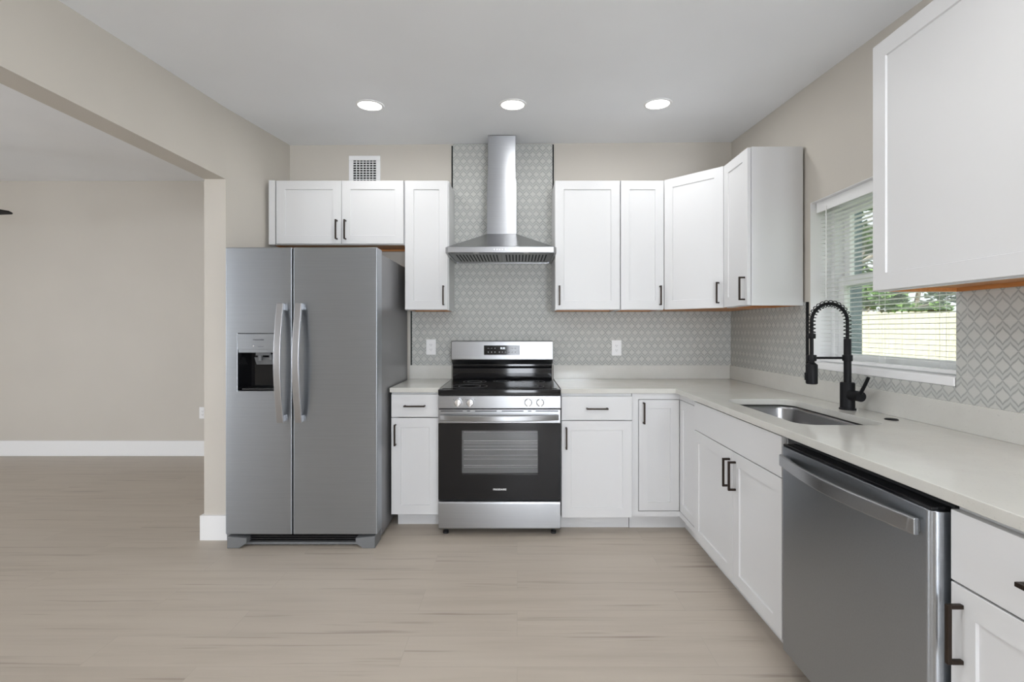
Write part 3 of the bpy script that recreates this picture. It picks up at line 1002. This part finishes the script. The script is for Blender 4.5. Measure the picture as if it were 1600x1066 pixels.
# ------------------------------------------------------------------ outlets and vent
def outlet(x, z, y, label, name='wall_outlet'):
    t = thing(name, label, 'outlet', (x, y, z - 0.058), group='wall outlets')
    MB().box(-0.036, 0.036, -0.006, 0, 0, 0.117).build('cover_plate', M['plastic'], t, 0.002)
    mb = MB().box(-0.0165, 0.0165, -0.0085, -0.006, 0.025, 0.092)
    r = mb.build('receptacle', M['trimw'], t, 0.001)
    for zz in (0.042, 0.077):
        MB().box(-0.0075, -0.0055, -0.0088, -0.0082, zz - 0.004, zz + 0.004).build('slot', M['gap'], r)
        MB().box(0.0055, 0.0075, -0.0088, -0.0082, zz - 0.0035, zz + 0.0035).build('slot', M['gap'], r)
        MB().box(-0.0015, 0.0015, -0.0088, -0.0082, zz - 0.011, zz - 0.0075).build('slot', M['gap'], r)
    return t
outlet(-0.652, 1.153, YB - TT, 'white outlet on the tile between the refrigerator and the range')
outlet(0.753, 1.147, YB - TT, 'white outlet on the tile right of the range')
outlet(-3.205, 0.437, LIVY, 'white outlet low on the living room wall, partly behind the pillar')

t = thing('wall_vent', 'white square air vent on the wall above the refrigerator cabinet', 'vent', (-1.157, YB, 2.367), group=None)
vm = MB()
hw = 0.119
for a in (((-hw, hw), (0, 0.034)), ((-hw, hw), (0.204, 0.238)), ((-hw, -hw + 0.033), (0.034, 0.204)), ((hw - 0.033, hw), (0.034, 0.204))):
    vm.box(a[0][0], a[0][1], -0.010, 0, a[1][0], a[1][1])
vm.build('frame', M['plastic'], t, 0.002)
MB().box(-hw + 0.033, hw - 0.033, -0.002, 0, 0.034, 0.204).build('duct_opening', M['gap'], t)
lou = MB()
for k in range(9):
    z = 0.036 + k * 0.0188
    lou.add([(-0.086, -0.010, z), (0.086, -0.010, z), (0.086, -0.003, z + 0.004), (-0.086, -0.003, z + 0.004),
             (-0.086, -0.010, z + 0.005), (0.086, -0.010, z + 0.005), (0.086, -0.003, z + 0.009), (-0.086, -0.003, z + 0.009)],
            [(0, 1, 2, 3), (4, 5, 6, 7), (0, 1, 5, 4), (1, 2, 6, 5), (2, 3, 7, 6), (3, 0, 4, 7)])
for k in range(6):
    x = -0.062 + k * 0.0248
    lou.box(x - 0.0022, x + 0.0022, -0.0095, -0.004, 0.034, 0.204)
lou.build('louver', M['plastic'], t)

# ------------------------------------------------------------------ recessed ceiling lights
def downlight(x, y, label, zf=ceil_z, group='recessed ceiling lights', watts=None):
    z = zf(x, y)
    t = thing('recessed_light', label, 'ceiling light', (x, y, z), group=group)
    e = 0.003
    sl = (zf(x, y + 0.1) - zf(x, y - 0.1)) / 0.2
    t.rotation_euler = (math.atan(sl), 0, 0)
    MB().lathe([(0.068, -0.002), (0.071, -0.006), (0.078, -0.006), (0.084, -0.002), (0.084, 0.0)], n=48).build('trim_ring', M['plastic'], t, smooth=True)
    MB().lathe([(0.0, -0.0045), (0.060, -0.0045), (0.0705, -0.003), (0.0705, 0.0)], n=48).build('lens', M['lens'], t, smooth=True)
    l = bpy.data.lights.new('downlight_glow', 'AREA')
    l.shape = 'DISK'; l.size = 0.14; l.energy = watts or CAN_WATTS; l.color = (0.985, 0.99, 0.99)
    lo = bpy.data.objects.new('downlight_glow', l)
    C.objects.link(lo)
    lo.location = (x, y, z - 0.012)
downlight(-0.895, 2.905, 'leftmost round recessed ceiling light, nearest to the refrigerator side')
downlight(-0.027, 2.910, 'middle round recessed ceiling light, in front of the range hood')
downlight(0.857, 2.915, 'rightmost round recessed ceiling light, nearest to the window wall')
for x, l in ((-0.895, 'added unseen recessed ceiling light, near the wide opening'), (-0.02, 'added unseen recessed ceiling light, in the middle of the kitchen'), (0.857, 'added unseen recessed ceiling light, above the long countertop')):
    downlight(x, 0.75, l, watts=3.3)  # extra row out of view, added to brighten floor and counters

# ------------------------------------------------------------------ refrigerator
FL, FR, FY = -1.715, -0.822, 2.81
ofr = ((FL + FR) / 2, 3.2, 0)
t = thing('refrigerator', 'stainless side-by-side refrigerator with ice dispenser against the left pillar', 'refrigerator', ofr)
MB().box(FL + 0.006, FR - 0.004, FY + 0.107, 3.60, 0.03, 1.745).build('body', M['fridgeside'], t, 0.004, off=ofr)
MB().box(FL + 0.02, FR - 0.02, FY + 0.1, FY + 0.107, 0.09, 1.74).box(-1.3233, -1.3167, FY + 0.010, FY + 0.1, 0.085, 1.765).build('gasket_and_gap_shade', M['gap'], t, off=ofr)  # gasket, plus a dark strip standing in for shade between the doors
DZ0, DZ1 = 0.080, 1.769
DX = (-1.642, -1.396, 0.925, 1.2613)
def slab_hole_y(x0, x1, z0, z1, y0, y1, hx0, hx1, hz0, hz1):
    mb = MB()
    xs_, zs_ = [x0, hx0, hx1, x1], [z0, hz0, hz1, z1]
    vs, fs = [], []
    for y in (y0, y1):
        for z in zs_:
            for x in xs_:
                vs.append((x, y, z))
    for s in (0, 16):
        for j in range(3):
            for i in range(3):
                if i == 1 and j == 1 and s == 0: continue
                a = s + j * 4 + i
                fs.append((a, a + 1, a + 5, a + 4))
    ol = [0, 1, 2, 3, 7, 11, 15, 14, 13, 12, 8, 4]
    for k in range(12):
        a, b = ol[k], ol[(k + 1) % 12]
        fs.append((a, b, b + 16, a + 16))
    # pocket: walls back to y1 minus a skin
    hl = [5, 6, 10, 9]
    base = len(vs)
    for i in hl:
        x, y, z = vs[i]
        vs.append((x, y1 - 0.004, z))
    for k in range(4):
        fs.append((hl[k], hl[(k + 1) % 4], base + (k + 1) % 4, base + k))
    fs.append((base, base + 1, base + 2, base + 3))
    return mb.add(vs, fs)
fd = slab_hole_y(FL, -1.3235, DZ0, DZ1, FY, FY + 0.1, *DX).build('freezer_door', M['fridge'], t, 0.006, off=ofr, seg=3)
rd = MB().box(-1.3165, FR, DZ0, DZ1, 0, 0)
rd = MB().box(-1.3165, FR, FY, FY + 0.1, DZ0, DZ1).build('refrigerator_door', M['fridge'], t, 0.006, off=ofr, seg=3)
def fridge_handle(parent, x):
    mb = MB()
    z0, z1 = 0.745, 1.438
    path = []
    for k in range(25):
        u = k / 24
        bow = 0.036 + 0.040 * math.sin(PI * u)
        path.append((x, FY - bow, z0 + (z1 - z0) * u))
    mb.strap(path, (1, 0, 0), 0.040, (0, 1, 0), 0.012)
    for z in (z0 + 0.02, z1 - 0.02):
        mb.box(x - 0.014, x + 0.014, FY - 0.040, FY, z - 0.018, z + 0.018)
    return mb.build('handle', M['handle_steel'], parent, 0.002, off=ofr)
fridge_handle(fd, -1.374); fridge_handle(rd, -1.268)
hx0, hx1, hz0, hz1 = DX
zp = 1.169
pn = MB()
pn.box(hx0 + 0.001, hx1 - 0.001, FY - 0.002, FY + 0.02, zp, hz1 - 0.001)
pn.box(hx0 + 0.001, hx1 - 0.001, FY + 0.004, FY + 0.03, zp - 0.02, zp)
pn.build('dispenser_panel', M['fridge'], fd, 0.001, off=ofr)
rc = MB()
y0, y1 = FY + 0.003, FY + 0.093
zt = zp - 0.02
rc.add([(hx0 + 0.002, y0, hz0 + 0.002), (hx1 - 0.002, y0, hz0 + 0.002), (hx1 - 0.002, y0, zt), (hx0 + 0.002, y0, zt),
        (hx0 + 0.03, y1, hz0 + 0.012), (hx1 - 0.03, y1, hz0 + 0.012), (hx1 - 0.03, y1, zt), (hx0 + 0.03, y1, zt)],
       [(4, 5, 6, 7), (0, 1, 5, 4), (1, 2, 6, 5), (2, 3, 7, 6), (3, 0, 4, 7)])
rc.build('dispenser_recess', M['blackgloss'], fd, off=ofr)
pd = MB()
cxm = (hx0 + hx1) / 2
pd.box(cxm - 0.045, cxm + 0.045, FY + 0.05, FY + 0.06, zt - 0.018, zt - 0.002)
pd.cyl((cxm - 0.02, FY + 0.055, zt - 0.018), (cxm - 0.02, FY + 0.055, zt - 0.05), 0.014, 0.010, 16)
pd.cyl((cxm + 0.045, FY + 0.055, zt - 0.012), (cxm + 0.045, FY + 0.055, zt - 0.045), 0.012, 0.009, 16)
pd.add([(cxm - 0.06, FY + 0.062, zt - 0.03), (cxm + 0.07, FY + 0.062, zt - 0.03), (cxm + 0.07, FY + 0.085, zt - 0.075), (cxm - 0.06, FY + 0.085, zt - 0.075),
        (cxm - 0.06, FY + 0.067, zt - 0.03), (cxm + 0.07, FY + 0.067, zt - 0.03), (cxm + 0.07, FY + 0.09, zt - 0.075), (cxm - 0.06, FY + 0.09, zt - 0.075)],
       [(0, 1, 2, 3), (4, 5, 6, 7), (0, 1, 5, 4), (1, 2, 6, 5), (2, 3, 7, 6), (3, 0, 4, 7)])
pd.build('dispenser_paddle', M['greyplastic'], fd, 0.001, off=ofr)
MB().box(hx0 + 0.02, hx1 - 0.02, FY + 0.006, FY + 0.075, hz0 + 0.004, hz0 + 0.014).build('drip_tray', M['blackplastic'], fd, 0.002, off=ofr)
text_mesh('FRIGIDAIRE', 0.011, M['darkglyph'], fd, (cxm - ofr[0], FY - 0.0024 - ofr[1], 1.2245), FACE_CAM, 'nameplate', 1.15)
k = MB().lathe([(0, 0.001), (0.0045, 0.001), (0.0045, 0)], (cxm - 0.03, FY - 0.002, 1.190), (0, -1, 0), 16)
k.build('dispenser_button', M['chrome'], fd, off=ofr)
MB().box(cxm - 0.004, cxm + 0.03, FY - 0.0024, FY - 0.002, 1.184, 1.1855).build('legend', M['darkglyph'], fd, off=ofr)
gr = MB()
gr.box(FL + 0.05, FR - 0.05, FY + 0.06, FY + 0.10, 0.02, 0.075)
for i in range(4):
    z = 0.026 + i * 0.013
    gr.box(FL + 0.10, FR - 0.10, FY + 0.035, FY + 0.062, z, z + 0.006)
gr.build('base_grille', M['blackplastic'], t, off=ofr)
MB().box(FL + 0.10, FR - 0.10, FY + 0.025, FY + 0.05, 0.010, 0.024).build('base_lip', M['greyplastic'], t, 0.003, off=ofr)
for sx, x0 in ((1, FL + 0.012), (-1, FR - 0.012)):
    mb = MB()
    pr = [(x0, 0.0), (x0 + sx * 0.07, 0.0), (x0 + sx * 0.115, 0.03), (x0 + sx * 0.115, 0.06), (x0, 0.07)]
    vs = [(x, FY - 0.005, z) for x, z in pr] + [(x, FY + 0.12, z) for x, z in pr]
    mb.add(vs, [tuple(range(5)), tuple(range(9, 4, -1))] + [(i, 5 + i, 5 + (i + 1) % 5, (i + 1) % 5) for i in range(5)])
    mb.build('foot_cover', M['greyplastic'], t, 0.004, off=ofr)
for x in (FL + 0.06, FR - 0.06):
    MB().box(x - 0.03, x + 0.03, FY + 0.02, FY + 0.17, 1.7455, 1.768).build('hinge_cover', M['greyplastic'], t, 0.004, off=ofr)

# ------------------------------------------------------------------ range
RX0, RX1 = -0.4905, 0.2705
RC = (RX0 + RX1) / 2
org = (RC, 3.28, 0)
RYF = 2.965
t = thing('range', 'stainless electric range with black glass top standing below the hood', 'oven', org)
MB().box(RX0 + 0.002, RX1 - 0.002, RYF + 0.045, 3.61, 0.035, 0.884).build('body', M['rangeside'], t, 0.002, off=org)
ckt = MB()
ckt.box(RX0, RX1, RYF - 0.002, 3.60, 0.876, 0.9145)
ckt.build('cooktop_frame', M['blackgloss'], t, 0.006, off=org, seg=3)
MB().box(RX0 + 0.02, RX1 - 0.02, RYF + 0.035, 3.545, 0.9145, 0.9165).build('cooktop_glass', M['blackgloss'], t, 0.001, off=org)
for (bx, by, br) in ((-0.20, -0.14, 0.115), (0.19, -0.14, 0.095), (-0.19, 0.13, 0.08), (0.20, 0.13, 0.105), (0.0, 0.17, 0.06)):
    mb = MB()
    for rr_ in (br, br * 0.62):
        mb.lathe([(rr_ - 0.0012, 0.0), (rr_ - 0.0012, 0.0003), (rr_ + 0.0012, 0.0003), (rr_ + 0.0012, 0.0)], (RC + bx, 3.26 + by, 0.9166), n=56)
    mb.build('burner_ring', M['greyplastic'], t, off=org)
BX0, BX1 = RX0 + 0.012, RX1 - 0.012
low = MB().extrude_x([(3.56, 0.914), (3.552, 0.935), (3.556, 1.0), (3.545, 1.012), (3.545, 1.032), (3.61, 1.032), (3.61, 0.914)], BX0, BX1)
low.build('backguard_base', M['blackgloss'], t, 0.003, off=org)
bgd = MB().extrude_x([(3.545, 1.032), (3.505, 1.063), (3.500, 1.070), (3.508, 1.196), (3.514, 1.203), (3.605, 1.203), (3.605, 1.032)], BX0 - 0.004, BX1 + 0.004).build('backguard', M['steel'], t, 0.003, off=org)
dp = MB().add([(-0.2427, 3.5025, 1.1007), (0.0187, 3.5025, 1.1007), (0.0187, 3.5066, 1.1695), (-0.2427, 3.5066, 1.1695),
               (-0.2427, 3.4995, 1.1007), (0.0187, 3.4995, 1.1007), (0.0187, 3.5036, 1.1695), (-0.2427, 3.5036, 1.1695)],
              [(0, 1, 2, 3), (4, 5, 6, 7), (0, 1, 5, 4), (1, 2, 6, 5), (2, 3, 7, 6), (3, 0, 4, 7)])
dp.build('control_display', M['blackgloss'], bgd, off=org)
tilt = Matrix.Rotation(R(-3.4), 3, 'X') @ FACE_CAM
text_mesh('8:30', 0.020, M['led'], bgd, (RC + 0.005 - org[0], 3.5013 - org[1], 1.149), tilt, 'clock_digits', 1.0, bold=0.0004)
for row, zz, xx_ in ((0, 1.149, (-0.211, -0.187, -0.162, -0.060, -0.036, -0.012)), (1, 1.121, (-0.211, -0.187, -0.162, -0.130, -0.108, -0.086, -0.060, -0.036, -0.012))):
    for xx in xx_:
        yy = 3.4992 + (zz - 1.1007) * 0.0596
        w = 0.0065
        if row == 1 or xx == -0.162:
            kb = MB().box(xx - w * .6, xx + w * .6, yy - 0.0004, yy + 0.0002, zz - 0.0035, zz + 0.0035)
        else:
            kb = MB().box(xx - w, xx + w, yy - 0.0004, yy + 0.0002, zz - 0.0014, zz + 0.0014)
        kb.build('key_legend', M['keyglyph'], bgd, off=org)
cp = MB().box(RX0, RX1, RYF, RYF + 0.05, 0.796, 0.874).build('control_panel', M['steel'], t, 0.002, off=org)
for x in (-0.3665, -0.2905, 0.0690, 0.1432):
    kn = MB()
    kn.lathe([(0, 0.022), (0.019, 0.022), (0.0225, 0.018), (0.024, 0.003), (0.024, 0.0)], (x, RYF, 0.834), (0, -1, 0), 32)
    kn.box(x - 0.0065, x + 0.0065, RYF - 0.036, RYF - 0.018, 0.834 - 0.0225, 0.834 + 0.0235)
    kn.build('knob', M['chrome'], t, 0.0015, off=org)
for x in (-0.3665, -0.2905, 0.0690, 0.1432):
    for a in (40, 140):
        cxk, czk = x + 0.036 * math.cos(R(a)), 0.834 + 0.027 * math.sin(R(a))
        MB().box(cxk - 0.003, cxk + 0.003, RYF - 0.0004, RYF + 0.0002, czk - 0.0012, czk + 0.0012).build('knob_marking', M['darkglyph'], cp, off=org)
# oven door
od_ = MB()
DZa, DZb = 0.228, 0.789
od_.box(RX0 + 0.001, RX1 - 0.001, RYF + 0.004, RYF + 0.043, 0.704, DZb)
dr = od_.build('oven_door', M['steel'], t, 0.002, off=org)
for a, b in ((688.5, 723), (729.5, 734.5), (742, 776), (784, 818), (825, 830.5), (837, 872)):
    MB().box((a - 808) * RYF / F, (b - 808) * RYF / F, RYF + 0.0028, RYF + 0.0045, 0.7765, 0.7815).build('vent_slot', M['gap'], dr, off=org)
hp = []
for k in range(25):
    u = k / 24
    hp.append((RX0 + 0.014 + (RX1 - RX0 - 0.028) * u, RYF - 0.012 - 0.046 * math.sin(PI * u) ** 0.8, 0.742))
hh = MB().strap(hp, (0, 0, 1), 0.034, (0, 1, 0), 0.014)
for x in (hp[0][0] + 0.012, hp[-1][0] - 0.012):
    hh.box(x - 0.012, x + 0.012, RYF - 0.014, RYF + 0.004, 0.728, 0.756)
hh.build('handle', M['steel'], dr, 0.002, off=org)
wx0, wx1, wz0, wz1 = -0.345, 0.131, 0.385, 0.659
gl = slab_hole_y(RX0 + 0.001, RX1 - 0.001, DZa, 0.702, RYF + 0.004, RYF + 0.043, wx0, wx1, wz0, wz1)
gl.build('glass_panel', M['blackgloss'], dr, 0.001, off=org)
M['ovengrey'] = mat('oven_reflection_grey', (0.30, 0.30, 0.305), 0.45)  # grey of the shallow back panel stands in for the glass reflection
MB().box(wx0 + 0.001, wx1 - 0.001, RYF + 0.030, RYF + 0.037, wz0 + 0.001, wz1 - 0.001).build('oven_reflection_panel', M['ovengrey'], dr, off=org)
for z in (0.645, 0.590, 0.576, 0.556, 0.535, 0.500, 0.476, 0.436, 0.425):
    th = 0.003 if z in (0.535, 0.436, 0.59) else 0.0016
    MB().cyl((wx0 + 0.012, RYF + 0.024, z), (wx1 - 0.004, RYF + 0.024, z), th, n=8).build('oven_rack', M['plastic'], dr, off=org)
MB().box(wx0, wx1, RYF + 0.0035, RYF + 0.006, wz0, wz1).build('window', M['ovenglass'], dr, off=org)
text_mesh('FRIGIDAIRE', 0.0145, M['glyph'], dr, (RC + 0.002 - org[0], RYF + 0.0032 - org[1], 0.292), FACE_CAM, 'nameplate', 1.12, bold=0.0004)
sd = MB().extrude_x([(RYF + 0.006, 0.05), (RYF + 0.004, 0.20), (RYF + 0.012, 0.214), (RYF + 0.043, 0.214), (RYF + 0.043, 0.042), (RYF + 0.014, 0.042)], RX0 + 0.001, RX1 - 0.001)
sd.build('storage_drawer', M['steel'], t, 0.002, off=org)
for x in (RX0 + 0.04, RX1 - 0.04):
    for y in (RYF + 0.06, 3.55):
        MB().lathe([(0, 0), (0.018, 0), (0.018, 0.014), (0.010, 0.018), (0.010, 0.04), (0, 0.04)], (x, y, 0), n=20).build('foot', M['blackplastic'], t, smooth=True, off=org)

# ------------------------------------------------------------------ range hood
ohd = (-0.106, 3.5, 1.79)
t = thing('range_hood', 'stainless chimney range hood mounted on the tiled wall over the range', 'hood', ohd)
HX0, HX1, HYF, HYB = -0.469, 0.257, 3.10, 3.62
rim = MB()
ch = 0.035
out_ = [(HX0, HYF + ch), (HX0 + ch * .55, HYF), (HX1 - ch * .55, HYF), (HX1, HYF + ch), (HX1, HYB), (HX0, HYB)]
inn = [(HX0 + 0.014, HYF + ch + 0.01), (HX0 + ch * .55 + 0.008, HYF + 0.014), (HX1 - ch * .55 - 0.008, HYF + 0.014), (HX1 - 0.014, HYF + ch + 0.01), (HX1 - 0.014, HYB - 0.01), (HX0 + 0.014, HYB - 0.01)]
zt_, zb_ = 1.824, 1.786
vs = [(x, y, zt_) for x, y in out_] + [(x, y, zb_) for x, y in out_] + [(x, y, zb_) for x, y in inn] + [(x, y, zb_ + 0.012) for x, y in inn]
fs = []
for i in range(6):
    j = (i + 1) % 6
    fs += [(i, j, 6 + j, 6 + i), (6 + i, 6 + j, 12 + j, 12 + i), (12 + i, 12 + j, 18 + j, 18 + i)]
fs.append(tuple(range(5, -1, -1)))
fs.append(tuple(range(18, 24)))
rim.add(vs, fs).build('rim', M['steel'], t, 0.0015, off=ohd)
CX0, CX1, CYF = -0.217, -0.005, 3.437
cn = MB()
vs = [(x, y, zt_ + 0.0005) for x, y in out_]
top = [(CX0, CYF), (CX0, CYF), (CX1, CYF), (CX1, CYF), (CX1, HYB), (CX0, HYB)]
vs += [(CX0 - 0.001, CYF + 0.0005, 1.973), (CX0, CYF, 1.973), (CX1, CYF, 1.973), (CX1 + 0.001, CYF + 0.0005, 1.973), (CX1, HYB, 1.973), (CX0, HYB, 1.973)]
fs = [(i, (i + 1) % 6, 6 + (i + 1) % 6, 6 + i) for i in range(6)] + [tuple(range(5, -1, -1)), tuple(range(6, 12))]
cn.add(vs, fs).build('canopy', M['steelc'], t, off=ohd)
MB().box(CX0, CX1, CYF, HYB, 1.9735, 2.366).build('chimney', M['steelv'], t, 0.0015, off=ohd)
MB().box(CX0 + 0.006, CX1 - 0.006, CYF + 0.006, HYB, 2.366, 2.683).build('chimney_extension', M['steelv'], t, 0.0015, off=ohd)
M['filter'] = mat('grey_filter_metal', (0.30, 0.30, 0.305), 0.35, 1.0)
for x0, x1 in ((HX0 + 0.03, -0.108), (-0.104, HX1 - 0.03)):
    fm = MB()
    fm.box(x0, x1, HYF + 0.06, HYB - 0.02, zb_ + 0.004, zb_ + 0.0115)
    f_ = fm.build('filter', M['filter'], t, off=ohd)
    nn = 13
    for k in range(nn):
        x = x0 + 0.03 + (x1 - x0 - 0.06) * k / (nn - 1)
        MB().box(x - 0.0045, x + 0.0045, HYF + 0.12, HYB - 0.09, zb_ + 0.0032, zb_ + 0.0042).build('filter_slot', M['gap'], f_, off=ohd)
for x in (-0.27, 0.06):
    MB().lathe([(0, 0.0), (0.018, 0.0), (0.020, 0.004), (0.020, 0.008)], (x, HYF + 0.038, zb_ + 0.002), n=20).build('hood_lamp', M['plastic'], t, off=ohd)
for k in range(5):
    MB().lathe([(0, 0.002), (0.005, 0.002), (0.006, 0.0)], (-0.148 + k * 0.018, HYF, 1.805), (0, -1, 0), 14).build('button', M['chrome'], t, off=ohd)

# ------------------------------------------------------------------ dishwasher
DWX, DA, DB_ = 0.975, 1.758, 1.121
odw = (1.3, (DA + DB_) / 2, 0)
t = thing('dishwasher', 'dark stainless dishwasher with bowed bar handle beside the sink cabinet', 'dishwasher', odw)
MB().box(1.03, 1.60, 1.125, 1.815, 0.10, 0.868).build('body', M['rangeside'], t, off=odw)
dm_ = MB()
prof = []
rn = 0.022
for k in range(7):
    a = R(90 * k / 6)
    prof.append((DWX + rn - rn * math.cos(a) if False else DWX + rn * (1 - math.sin(a)), DB_ + rn * (1 - math.cos(a))))
# outline in x, y: near edge rounded towards the room, far edge square
outl = [(1.022, DB_)] + [(x, y) for x, y in sorted(prof, key=lambda p: -p[0])] + [(DWX, DA - 0.004), (DWX + 0.004, DA), (1.022, DA)]
dm_.prism(outl, 0.112, 0.855)
dd_ = dm_.build('door', M['dw'], t, 0.0015, off=odw)
MB().box(DWX + 0.003, 1.026, DB_ + 0.008, DA - 0.001, 0.8555, 0.864).build('control_strip', M['blackgloss'], t, 0.001, off=odw)
MB().box(1.028, 1.05, 1.122, 1.815, 0.868, 0.8825).build('mounting_strip', M['blackplastic'], t, off=odw)
hp = []
hy0, hy1 = DA - 0.012, 1.152
for k in range(25):
    u = k / 24
    hp.append((DWX - 0.012 - 0.034 * math.sin(PI * u), hy0 + (hy1 - hy0) * u, 0.808))
hd_ = MB().strap(hp, (0, 0, 1), 0.042, (1, 0, 0), 0.014)
for y in (hy0 - 0.014, hy1 + 0.014):
    hd_.box(DWX - 0.014, DWX, y - 0.012, y + 0.012, 0.794, 0.822)
hb = hd_.build('handle', M['steel'], dd_, 0.002, off=odw)
MB().box(1.07, 1.085, 1.125, 1.815, 0.0, 0.10).build('kick_plate', M['blackplastic'], t, off=odw)

# ------------------------------------------------------------------ ceiling fan in the living room
fc = (-4.615, 3.57)
zfan = 2.30
zce = living_z(*fc)
off_ = (fc[0], fc[1], zfan)
t = thing('ceiling_fan', 'black ceiling fan hanging in the living room, only a blade tip showing', 'fan', off_)
MB().lathe([(0, 0.0), (0.07, 0.0), (0.065, -0.05), (0.02, -0.07), (0.0, -0.07)], (fc[0], fc[1], zce), n=24).build('canopy', M['black'], t, smooth=True, off=off_)
MB().cyl((fc[0], fc[1], zfan + 0.06), (fc[0], fc[1], zce - 0.06), 0.012, n=14).build('downrod', M['black'], t, off=off_)
MB().lathe([(0, 0.08), (0.05, 0.075), (0.11, 0.05), (0.12, 0.0), (0.10, -0.06), (0.04, -0.08), (0, -0.08)], (fc[0], fc[1], zfan), n=32).build('motor', M['black'], t, smooth=True, off=off_)
for k in range(5):
    a = 2 * PI * k / 5 + R(2)
    prof = [(0.10, -0.03), (0.20, -0.05), (0.60, -0.062), (0.640, -0.035), (0.645, -0.02), (0.575, 0.055), (0.20, 0.05), (0.10, 0.03)]
    ca, sa = math.cos(a), math.sin(a)
    vs = []
    for dz in (-0.004, 0.004):
        for x, y in prof:
            z = zfan - 0.005 + dz - y * 0.22
            vs.append((fc[0] + x * ca - y * sa, fc[1] + x * sa + y * ca, z))
    n = len(prof)
    MB().add(vs, [tuple(range(n)), tuple(range(2 * n - 1, n - 1, -1))] + [(i, n + i, n + (i + 1) % n, (i + 1) % n) for i in range(n)]).build('blade', M['black'], t, off=off_)
